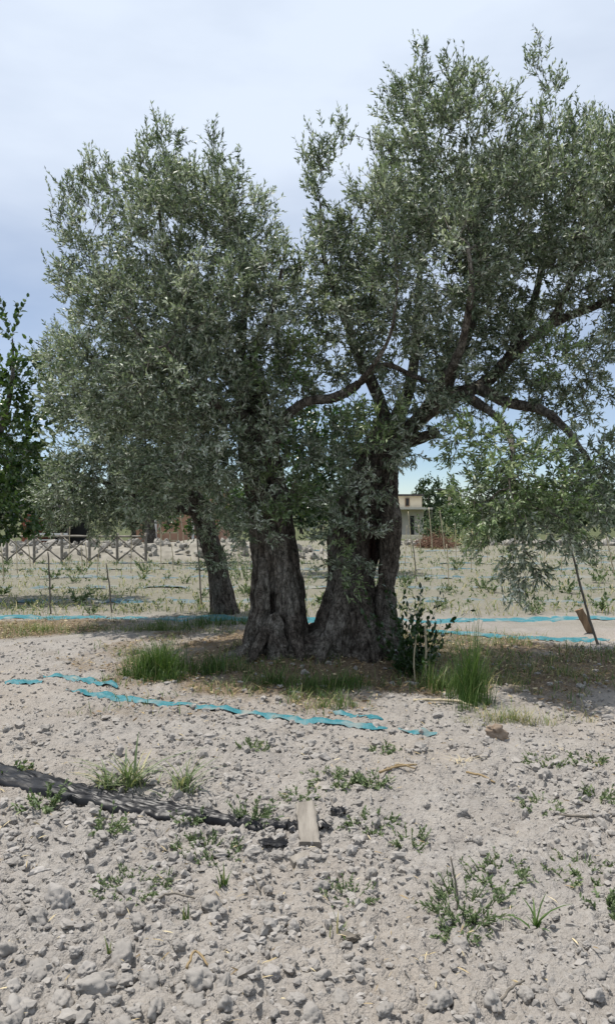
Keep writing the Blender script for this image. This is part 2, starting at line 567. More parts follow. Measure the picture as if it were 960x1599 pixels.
# the largest clods, each its own piece of the ground
big = [(560, 1508, 13), (150, 1545, 30), (95, 1560, 26), (235, 1530, 20), (190, 1500, 22), (425, 1525, 17), (440, 1468, 16), (545, 1500, 13), (685, 1575, 26), (770, 1575, 20),
       (820, 1560, 16), (640, 1560, 14), (720, 1480, 14), (95, 1418, 30), (60, 1440, 18), (415, 1425, 16), (330, 1420, 22), (640, 1370, 12), (465, 1575, 16), (530, 1560, 18),
       (300, 1570, 18), (30, 1580, 24), (245, 1580, 22), (350, 1545, 18), (390, 1560, 15), (880, 1570, 15), (930, 1550, 12), (600, 1590, 18), (60, 1520, 20), (120, 1500, 15),
       (15, 1490, 22), (280, 1480, 14), (215, 1450, 16), (500, 1530, 14), (860, 1480, 11), (780, 1520, 10)]
spots = []
for px, py, r in big:
    Y = EYE * F / (py - CY)
    spots.append(((px - CX) / F * Y, Y, r / F * Y))
while len(spots) < 300:
    y = 2.15 + 2.3 * rng.random() ** 1.9
    x = (rng.random() - 0.5) * (y * 1.0)
    if rng.random() < clod_zone(np.array([x]), np.array([y]))[0] * (0.45 + 0.55 * (x < 0.1)):
        r = (0.016 + 0.026 * rng.random() ** 2.0) * (1.35 if y < 2.7 else 0.95)
        if all((x - a) ** 2 + (y - b) ** 2 > (0.75 * (r + c)) ** 2 for a, b, c in spots):
            spots.append((x, y, r))
for i, (x, y, r) in enumerate(spots):
    o = obj('soil_clod', clod_meshes[i % 8], parent=ground, loc=(x, y, float(HD(x, y)) + r * 0.12), rot=(rng.normal() * 0.3, rng.normal() * 0.3, rng.random() * 6.28))
    k = 1 + 0.18 * rng.normal(size=3)
    o.scale = [float(r * q) for q in np.clip(k, 0.7, 1.4)]

# crumbs too small to pick apart
def scatter_crumbs(n, y0, y1, r0, r1, sub, dens, seed, name):
    g = np.random.default_rng(seed)
    y = y0 + (y1 - y0) * g.random(n * 6) ** 1.2
    x = (g.random(n * 6) - 0.5) * (y * 1.15 + 0.8)
    keep = g.random(n * 6) < dens(x, y)
    x, y = x[keep][:n], y[keep][:n]
    n = len(x)
    r = (r0 + (r1 - r0) * g.random(n) ** 3.0) * np.clip(1.0 + 0.06 * (y - 2), 0.9, 1.4)
    bases = [lumpy(s + 20, sub, 1.3) for s in range(6)]
    mb = MB()
    ang = g.random(n) * 6.28
    z = HD(x, y) + r * 0.08
    for b in range(6):
        s = np.arange(b, n, 6)
        v, t = bases[b]
        ca, sa = np.cos(ang[s])[:, None], np.sin(ang[s])[:, None]
        sc = r[s][:, None] * np.clip(1 + 0.32 * g.normal(size=(len(s), 3)), 0.5, 1.8)
        P = v[None] * sc[:, None, :]
        X = P[..., 0] * ca - P[..., 1] * sa + x[s][:, None]
        Y = P[..., 0] * sa + P[..., 1] * ca + y[s][:, None]
        Z = P[..., 2] + z[s][:, None]
        VV = np.stack([X, Y, Z], -1).reshape(-1, 3)
        TT = (t[None] + (np.arange(len(s)) * len(v))[:, None, None]).reshape(-1, 3)
        mb.add(VV, TT, a=np.repeat(np.clip(0.45 + 0.22 * g.normal(size=len(s)), 0, 1), len(v)))
    o = obj(name, mb.mesh(name, False), M_clod, parent=ground)
    o['kind'] = 'stuff'


scatter_crumbs(3600, 2.0, 8.0, 0.010, 0.028, 1, lambda x, y: np.where(litter_mask(x, y) > 0.5, 0.1, (0.35 + 0.65 * clod_zone(x, y)) * sstep(0.36, 0.6, n2(x, y, 1.3, 3, 9))), 5, 'soil_crumbs')
scatter_crumbs(17000, 2.0, 9.5, 0.005, 0.016, 0, lambda x, y: np.where(litter_mask(x, y) > 0.5, 0.12, 0.5 + 0.5 * n2(x, y, 1.5, 2, 8)), 6, 'soil_crumbs')

# ------------------------------------------------------------------ leaves, twigs, trees
LEAF = np.array([[0, 0, 0], [0.28, 0.42, 0.05], [0.28, -0.42, 0.05], [0.68, 0.4, 0.02], [0.68, -0.4, 0.02], [1, 0, -0.06]])
SLIM = np.array([[0, 0, 0], [0.42, 0.5, 0.05], [0.46, -0.5, 0.05], [1, 0, -0.05]])
SLIM_T = np.array([[0, 2, 1], [1, 2, 3]])
LEAF_T = np.array([[0, 2, 1], [3, 4, 5]])
LEAF_Q = np.array([[1, 2, 4, 3]])
BROAD = np.array([[0, 0, 0], [0.3, 0.5, 0.1], [0.3, -0.5, 0.1], [0.7, 0.42, 0.06], [0.7, -0.42, 0.06], [1, 0, -0.1]])


def leaves_into(mb, pos, ax, nr, length, width, tint, shape=LEAF):
    """many leaves at once: base position, axis, approximate normal"""
    ax = norm(ax)
    sd = norm(np.cross(nr, ax))
    nn = np.cross(ax, sd)
    L, W = np.asarray(length)[:, None, None], np.asarray(width)[:, None, None]
    V = pos[:, None] + shape[None, :, :1] * L * ax[:, None] + shape[None, :, 1:2] * W * sd[:, None] + shape[None, :, 2:3] * L * nn[:, None]
    n = len(pos)
    if len(shape) == 4:
        mb.add(V.reshape(-1, 3), (SLIM_T[None] + (np.arange(n) * 4)[:, None, None]).reshape(-1, 3), None, np.repeat(tint, 4))
        return
    off = (np.arange(n) * 6)[:, None, None]
    mb.add(V.reshape(-1, 3), (LEAF_T[None] + off).reshape(-1, 3), (LEAF_Q[None] + off).reshape(-1, 4), np.repeat(tint, 6))


def twigs_into(mb_leaf, mb_twig, start, d, length, nleaf, leaf_len, leaf_wid, tint, g, shape=LEAF, droop=0.0, spread=0.9, tint_sd=0.29):
    """leafy shoots: a bent stem with leaves in opposite pairs"""
    n = len(start)
    d = norm(d)
    side = norm(np.cross(d, g.normal(size=(n, 3))))
    up = np.cross(side, d)
    bend = side * (g.normal(size=(n, 1)) * 0.25) + np.array([0, 0, 1.0]) * (0.15 - droop)
    def pt(t):
        return start[:, None] + d[:, None] * (t * length[:, None])[..., None] + bend[:, None] * (t ** 2 * length[:, None] * 0.6)[..., None]
    ts = np.array([0, 0.55, 1.0])[None].repeat(n, 0)
    P = pt(ts)
    if mb_twig is not None:
        r = np.array([0.0035, 0.0024, 0.0008])
        ring = [side, -0.5 * side + 0.87 * up, -0.5 * side - 0.87 * up]
        Vt = np.stack([P + r[None, :, None] * q[:, None] for q in ring], 2)
        q = grid_quads(3, 3)
        mb_twig.add(Vt.reshape(-1, 3), quads=(q[None] + (np.arange(n) * 9)[:, None, None]).reshape(-1, 4))
    k = nleaf
    t = np.clip((np.arange(k) // 2 + 0.7 + 0.25 * g.normal(size=(n, k))) / (k / 2 + 0.4), 0.03, 1.0)
    base = pt(t)
    tang = norm(d[:, None] + bend[:, None] * (t * 1.2)[..., None])
    phi = (np.arange(k) % 2) * np.pi + (np.arange(k) // 2) * (np.pi / 2) + g.random((n, 1)) * 6.28 + 0.4 * g.normal(size=(n, k))
    rad = np.cos(phi)[..., None] * side[:, None] + np.sin(phi)[..., None] * up[:, None]
    sp = spread * (1.05 - 0.55 * t)[..., None]
    ax = tang + rad * sp + 0.34 * g.normal(size=(n, k, 3)) - np.array([0, 0, 1]) * droop * 0.4
    nr = tang * 0.8 - rad * 0.5 + np.array([0, 0, 0.5]) + 0.5 * g.normal(size=(n, k, 3))
    LL = leaf_len * (0.72 + 0.5 * g.random((n, k))) * (1.1 - 0.35 * t)
    WW = LL * leaf_wid * (0.85 + 0.3 * g.random((n, k)))
    tt = np.clip(np.asarray(tint)[:, None] + tint_sd * g.normal(size=(n, k)), 0, 1)
    leaves_into(mb_leaf, base.reshape(-1, 3), ax.reshape(-1, 3), nr.reshape(-1, 3), LL.ravel(), WW.ravel(), tt.ravel(), shape)


def bark_tube(K, rad, nring, nseg, seed, flute=0.12, rough=0.10, flare=0.0, hollow=None, red=1.0):
    """a gnarled stem: K knots, rad radii; ridged, lumpy, flaring into roots at its foot"""
    P = catmull(K, nring)
    r = np.maximum(catmull(np.asarray(rad, float)[:, None], nring)[:, 0], 0.004)
    T, U, W = frames(P)
    th = np.arange(nseg) / nseg * 2 * np.pi
    D = np.cos(th)[None, :, None] * U[:, None] + np.sin(th)[None, :, None] * W[:, None]
    s = np.concatenate([[0], np.cumsum(np.linalg.norm(np.diff(P, axis=0), axis=1))])
    rm = r.max()
    S3 = np.stack([np.cos(th)[None].repeat(nring, 0) * 1.9, np.sin(th)[None].repeat(nring, 0) * 1.9, (s / (rm * 2.2))[:, None].repeat(nseg, 1)], -1).reshape(-1, 3)
    f1 = fbm(S3 + seed * 3.7, 3, seed).reshape(nring, nseg) - 0.5
    S4 = S3 * np.array([3.0, 3.0, 1.0])
    f2 = np.abs(fbm(S4 + seed, 3, seed + 50).reshape(nring, nseg) - 0.5) * 2
    S5 = S3 * np.array([7.0, 7.0, 3.0])
    f3 = fbm(S5, 2, seed + 90).reshape(nring, nseg) - 0.5
    lumps = fbm((P[:, None] + r[:, None, None] * D).reshape(-1, 3) * (1.1 / rm) + seed, 3, seed + 31).reshape(nring, nseg) - 0.5
    k = 1 + flute * 1.9 * f1 + flute * 2.3 * lumps + rough * (0.5 - 1.8 * f2) + rough * 1.3 * f3
    if flare:
        hgt = P[:, 2] - P[0, 2]
        lobe = 0.55 + 0.5 * np.cos(5 * th + 1.5 * np.sin(2 * th + seed)) + 0.25 * np.cos(3 * th + seed)
        k = k + flare * np.exp(-hgt / 0.17)[:, None] * lobe[None]
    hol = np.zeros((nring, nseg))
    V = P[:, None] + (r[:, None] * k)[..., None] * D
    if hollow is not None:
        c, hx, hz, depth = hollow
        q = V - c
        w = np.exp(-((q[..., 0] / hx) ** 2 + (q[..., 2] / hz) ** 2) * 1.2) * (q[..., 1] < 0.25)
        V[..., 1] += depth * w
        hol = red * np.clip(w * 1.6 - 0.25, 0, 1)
    V = V.reshape(-1, 3)
    n = len(V)
    V = np.concatenate([V, P[-1:] + T[-1:] * r[-1] * 0.4])
    b = (nring - 1) * nseg
    tr = [[b + j, b + (j + 1) % nseg, n] for j in range(nseg)]
    return mk_mesh('bark', V, tr, grid_quads(nring, nseg), attrs={'hollow': np.append(hol.ravel(), 0), 'tint': np.full(n + 1, 0.5)}), P, r


def sample_blobs(blobs, spacing, g, per_m3, shell=0.45):
    """points through the crown's lobes, kept apart so that clumps and gaps form"""
    pts, info = [], []
    cell = {}
    allp = []
    for bi, (px, py, rx, ry, Y, rY, dens, up, fresh) in enumerate(blobs):
        c = at(px, py, Y)
        rad = np.array([rx * Y / F, rY, ry * Y / F])
        n = int(per_m3 * dens * 4.19 * rad.prod()) + 3
        d = norm(g.normal(size=(n, 3)))
        u = g.random(n) ** (1 / 3)
        u = np.where(g.random(n) < shell, 0.72 + 0.28 * g.random(n), u)
        allp += [(c + d[i] * u[i] * rad * (0.9 + 0.2 * g.random()), d[i], up, fresh, u[i]) for i in range(n)]
    order = g.permutation(len(allp))
    for i in order:
        p = allp[i][0]
        if p[2] < 0.35: continue
        k = tuple((p // spacing).astype(int))
        ok = True
        for dx in (-1, 0, 1):
            for dy in (-1, 0, 1):
                for dz in (-1, 0, 1):
                    for q in cell.get((k[0] + dx, k[1] + dy, k[2] + dz), ()):
                        if ((q - p) ** 2).sum() < spacing ** 2: ok = False; break
                    if not ok: break
                if not ok: break
            if not ok: break
        if ok:
            cell.setdefault(k, []).append(p)
            pts.append(p); info.append(allp[i][1:])
    return np.array(pts), np.array([i[0] for i in info]), np.array([i[1] for i in info]), np.array([i[2] for i in info])


def grow(limbs, targets, g, seg=0.16, wander=0.05, tip=0.003, expo=2.5, lift=0.12):
    """branches from the limbs out to every target; returns polylines with radii"""
    pos, par, rad0, plen = [], [], [], []
    for P, r in limbs:
        step = max(1, int(len(P) / max(2, np.linalg.norm(np.diff(P, axis=0), axis=1).sum() / 0.1)))
        for i in range(0, len(P), step):
            pos.append(P[i]); par.append(-1); rad0.append(r[i]); plen.append(0.0)
    N0 = len(pos)
    cap = N0 + len(targets) * 14
    A = np.zeros((cap, 3)); A[:N0] = pos
    L = np.zeros(cap); par = par + [0] * (cap - N0)
    n = N0
    d0 = np.array([np.min(((A[:N0] - t) ** 2).sum(1)) for t in targets])
    lines = []
    for ti in np.argsort(d0):
        t = targets[ti]
        dv = A[:n] - t
        dist = np.sqrt((dv ** 2).sum(1))
        cost = dist + 0.22 * L[:n] + 0.25 * np.maximum(0, dv[:, 2])
        j = int(np.argmin(cost))
        d = dist[j]
        m = max(1, int(math.ceil(d / seg)))
        a = A[j].copy()
        f = np.linspace(0, 1, m + 1)[1:]
        off = g.normal(size=3) * wander * d + np.array([0, 0, lift * d * 0.5])
        pl = a + (t - a) * f[:, None] + off * (np.sin(f * np.pi))[:, None] + (g.normal(size=(m, 3)) * 0.018) * (f < 0.99)[:, None]
        m = min(m, cap - n)
        idx = [j]
        for q in range(m):
            A[n] = pl[q]; par[n] = idx[-1]; L[n] = L[idx[-1]] + d / m
            idx.append(n); n += 1
        lines.append((ti, idx))
    w = np.zeros(n)
    leafn = np.ones(n); leafn[:N0] = 0
    has = np.zeros(n, bool)
    for i in range(n - 1, N0 - 1, -1):
        if w[i] == 0: w[i] = tip ** expo
        if par[i] >= N0: w[par[i]] += w[i]
    r = np.zeros(n)
    r[N0:] = w[N0:] ** (1 / expo)
    out = []
    for ti, idx in lines:
        rr = r[idx].copy()
        rr[0] = rr[1] * 1.1 if idx[0] < N0 else min(r[idx[0]], rr[1] * 1.35)
        out.append((ti, A[idx], rr))
    return out


def crown_tree(root, limbs, blobs, g, spacing, per_m3, twigs_per, nleaf, leaf_len, leaf_wid, mats, twig_len=(0.16, 0.34), shape=LEAF, up_bias=0.55, centre=None, clump=0.09, branch_mat=None, sides=5, tip=0.003, base_tint=0.47, shell=0.45, spread=0.9, holes=0.0):
    T, D, UP, FR = sample_blobs(blobs, spacing, g, per_m3, shell)
    if holes:                                               # gaps between the boughs
        thin = 0.06 * np.exp(-((T[:, 0] - 2.6) / 1.2) ** 2 - ((T[:, 2] - 3.3) / 0.75) ** 2) + 0.05 * np.exp(-((T[:, 0] + 0.1) / 0.35) ** 2 - ((T[:, 2] - 4.7) / 0.6) ** 2)
        k = (fbm(T * 1.9, 2, 13) + 0.12 * g.random(len(T)) > holes + thin) | (FR == 1) | (T[:, 2] < 2.0) | ((T[:, 2] < 3.4) & (np.abs(T[:, 0] + 0.1) < 1.5) & (T[:, 1] < 9.5))
        T, D, UP, FR = T[k], D[k], UP[k], FR[k]
    lines = grow(limbs, T, g, tip=tip)
    mb = MB()
    for ti, P, r in lines:
        V_, Q_, T_ = tube(P, r, sides if r[0] > 0.006 else 3, False)
        mb.add(V_, None, Q_)
    o = obj('branchwork', mb.mesh('branchwork'), branch_mat or M_branch, parent=root)
    o['kind'] = 'stuff'
    ends = np.zeros((len(T), 3, 3))
    for ti, P, r in lines:
        ends[ti, 0] = P[-1]
        ends[ti, 1] = P[-2]
        ends[ti, 2] = P[max(-3, -len(P))]
    for fresh in (0, 1):
        sel = np.where(FR == fresh)[0]
        if not len(sel): continue
        ml, mt = MB(), MB()
        idx = np.repeat(sel, twigs_per)
        n = len(idx)
        f = g.random(n)[:, None] ** 1.6
        st = ends[idx, 0] * (1 - f) + ends[idx, 1] * f + g.normal(size=(n, 3)) * clump * 0.5
        bd = norm(ends[idx, 0] - ends[idx, 1])
        u = UP[idx][:, None]
        d = bd * 0.35 + D[idx] * 0.55 + np.array([0, 0, 1.0]) * u * up_bias * 1.3 + g.normal(size=(n, 3)) * 0.5
        ln = twig_len[0] + (twig_len[1] - twig_len[0]) * g.random(n) ** 1.4
        ln = ln * np.where((D[idx, 2] > 0.55) & (UP[idx] > 0.3), 1.25, 1.0)
        ct = np.clip(base_tint + 0.13 * g.normal(size=len(T)), 0.1, 0.85)
        twigs_into(ml, mt, st, d, ln, nleaf, leaf_len, leaf_wid, ct[idx], g, shape, droop=0.0, spread=spread)
        if mt.n:
            o = obj('twig_stems', mt.mesh('twig_stems'), branch_mat or M_branch, parent=root); o['kind'] = 'stuff'
        o = obj('crown', ml.mesh('crown'), mats[fresh], parent=root)
        o['kind'] = 'stuff'
    return T


def limb(root, pts, seed, name='limb', nring=26, nseg=12, flute=0.12, rough=0.12):
    """pts: list of (px, py, Y, radius in m)"""
    K = np.array([at(a, b, c) for a, b, c, r in pts])
    if name == 'limb': pts = [(*p[:3], p[3] * 0.68) for p in pts]
    me, P, r = bark_tube(K, [p[3] for p in pts], nring, nseg, seed, flute, rough)
    obj(name, me, M_bark, parent=root)
    return P, r


# ---- the old two-stemmed olive
g1 = np.random.default_rng(101)
olive = thing('olive_tree', 'huge old olive tree with two gnarled trunks and a broad grey green crown', 'tree')
K1 = [(434, 1042, 8.55, .42), (434, 990, 8.52, .335), (434, 940, 8.5, .275), (433, 895, 8.5, .245), (428, 850, 8.5, .22), (422, 800, 8.5, .215), (412, 745, 8.5, .205), (402, 690, 8.5, .195), (393, 630, 8.5, .165), (385, 590, 8.5, .13)]
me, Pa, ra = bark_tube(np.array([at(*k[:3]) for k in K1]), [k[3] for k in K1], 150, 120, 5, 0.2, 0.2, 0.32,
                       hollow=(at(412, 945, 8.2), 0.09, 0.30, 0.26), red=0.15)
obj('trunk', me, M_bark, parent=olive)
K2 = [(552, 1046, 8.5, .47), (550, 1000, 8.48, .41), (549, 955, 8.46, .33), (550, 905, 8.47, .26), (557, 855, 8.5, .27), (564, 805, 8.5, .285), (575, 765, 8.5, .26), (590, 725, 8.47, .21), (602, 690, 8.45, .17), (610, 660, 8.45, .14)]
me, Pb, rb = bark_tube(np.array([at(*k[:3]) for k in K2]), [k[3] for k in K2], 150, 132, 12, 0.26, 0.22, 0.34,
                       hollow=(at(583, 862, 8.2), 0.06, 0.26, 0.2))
obj('trunk', me, M_bark, parent=olive)
for k_, pts in enumerate([
        [(612, 1040, 8.35, .16), (604, 985, 8.3, .135), (601, 930, 8.28, .105), (606, 880, 8.27, .10), (608, 825, 8.28, .105), (607, 775, 8.32, .11), (606, 735, 8.38, .10), (606, 690, 8.45, .08)],
        [(520, 1045, 8.2, .15), (526, 990, 8.2, .12), (535, 935, 8.22, .09), (536, 870, 8.26, .075), (545, 800, 8.32, .06)],
        [(577, 1048, 8.05, .13), (572, 1000, 8.08, .11), (566, 955, 8.15, .085), (562, 910, 8.25, .06)],
        [(396, 1040, 8.25, .13), (404, 990, 8.25, .10), (411, 940, 8.28, .075), (413, 880, 8.32, .06), (412, 820, 8.35, .05)],
        [(462, 1042, 8.22, .14), (458, 985, 8.22, .11), (452, 930, 8.25, .085), (444, 860, 8.3, .07), (436, 790, 8.34, .05)],
        [(436, 1046, 8.05, .11), (434, 1000, 8.1, .085), (430, 960, 8.18, .06)]]):
    K_ = np.array([at(*p[:3]) for p in pts])
    me_, _p, _r = bark_tube(K_, [p[3] for p in pts], 60, 30, 210 + k_, 0.34, 0.24, 0.35)
    obj('buttress', me_, M_bark, parent=olive)
# root mass that joins the two stems
th = np.linspace(0, 2 * np.pi, 72, endpoint=False)
rr_ = np.linspace(0, 1, 26)
RX, RT = np.meshgrid(rr_, th, indexing='ij')
lob = 1 + 0.16 * np.cos(5 * RT + 0.8) + 0.12 * np.cos(8 * RT + 2.0) + 0.08 * np.cos(13 * RT)
vx, vy = RX * np.cos(RT) * 1.28 * lob, RX * np.sin(RT) * 0.62 * lob
bump_ = fbm(np.stack([vx.ravel() * 5, vy.ravel() * 5, np.zeros(vx.size)], 1), 4, 77).reshape(vx.shape)
vz = 0.30 * (1 - RX ** 1.3) * (0.45 + 1.1 * bump_) - 0.10 * RX ** 2
cx0, cy0 = at(500, 1000, 8.5)[0], 8.5
Vr = np.stack([vx + cx0, vy + cy0, vz + H(vx + cx0, vy + cy0) - 0.01], -1).reshape(-1, 3)
obj('root_mass', mk_mesh('root_mass', Vr, quads=grid_quads(26, 72)), M_bark, parent=olive)
for k_, (pts) in enumerate([
        [(425, 968, 8.2, .06), (408, 1000, 8.05, .06), (392, 1030, 7.95, .045), (370, 1050, 7.8, .02)],
        [(455, 985, 8.15, .06), (468, 1015, 8.0, .055), (470, 1045, 7.85, .03)],
        [(600, 985, 8.05, .07), (618, 1020, 7.95, .06), (640, 1050, 7.8, .03)],
        [(510, 1000, 8.0, .07), (500, 1030, 7.85, .05), (487, 1056, 7.7, .025)]]):
    limb(olive, pts, 300 + k_, 'root', 20, 12)

limbs = [(Pa[50:], ra[50:]), (Pb[66:], rb[66:])]
LIMB_PTS = [
    # from the left stem
    [(418, 735, 8.45, .10), (428, 690, 8.3, .09), (446, 652, 8.15, .08), (478, 628, 8.05, .07), (520, 622, 8.0, .075), (552, 606, 8.0, .07), (560, 598, 8.0, .055)],
    [(385, 600, 8.5, .12), (376, 550, 8.55, .085), (382, 490, 8.5, .06), (384, 430, 8.45, .045), (372, 350, 8.5, .03)],
    [(390, 625, 8.5, .11), (350, 570, 8.7, .08), (300, 500, 8.9, .06), (260, 400, 9.0, .04), (245, 300, 9.0, .02)],
    [(398, 660, 8.5, .10), (340, 630, 8.9, .075), (270, 580, 9.2, .055), (200, 520, 9.3, .04), (140, 430, 9.2, .02)],
    [(388, 610, 8.45, .09), (400, 540, 8.2, .06), (430, 470, 8.0, .045), (440, 420, 7.9, .02)],
    [(395, 650, 8.4, .08), (350, 640, 7.9, .055), (300, 600, 7.6, .04), (260, 540, 7.5, .02)],
    # from the right stem
    [(612, 694, 8.45, .12), (650, 686, 8.35, .10), (684, 676, 8.3, .075)],
    [(606, 700, 8.45, .15), (655, 655, 8.4, .125), (705, 620, 8.35, .115), (755, 600, 8.3, .10), (800, 555, 8.2, .085), (860, 508, 8.1, .07), (930, 478, 8.0, .06), (1010, 450, 8.0, .04)],
    [(745, 604, 8.3, .11), (790, 628, 8.1, .085), (845, 640, 7.9, .07), (880, 668, 7.7, .055), (905, 700, 7.5, .035), (930, 735, 7.4, .02)],
    [(690, 628, 8.35, .085), (715, 560, 8.5, .07), (738, 500, 8.6, .06), (745, 420, 8.7, .06), (750, 330, 8.7, .04), (745, 240, 8.7, .02)],
    [(606, 680, 8.45, .14), (590, 620, 8.55, .10), (560, 560, 8.6, .075), (535, 490, 8.6, .055), (505, 400, 8.5, .035), (500, 320, 8.5, .02)],
    [(612, 670, 8.45, .13), (640, 600, 8.8, .10), (650, 520, 9.1, .075), (655, 420, 9.2, .05), (660, 300, 9.2, .035), (655, 180, 9.1, .018)],
    [(790, 565, 8.2, .08), (830, 480, 8.7, .06), (850, 380, 9.0, .045), (850, 270, 9.0, .03), (842, 160, 9.0, .015)],
    [(660, 645, 8.4, .10), (690, 600, 7.9, .08), (720, 540, 7.5, .06), (735, 450, 7.2, .04), (730, 380, 7.1, .02)],
    [(860, 508, 8.1, .06), (890, 440, 7.9, .045), (920, 380, 7.8, .03), (940, 300, 7.8, .02)],
    [(720, 615, 8.35, .09), (760, 640, 7.7, .06), (790, 670, 7.1, .045), (800, 710, 6.8, .03), (795, 750, 6.7, .015)],
    [(560, 600, 8.0, .05), (600, 570, 7.9, .04), (650, 590, 7.8, .03), (690, 600, 7.7, .02)],
    [(540, 618, 8.0, .045), (580, 575, 7.7, .035), (610, 520, 7.5, .025), (620, 450, 7.4, .015)],
]
for i, p in enumerate(LIMB_PTS):
    limbs.append(limb(olive, p, 20 + i))

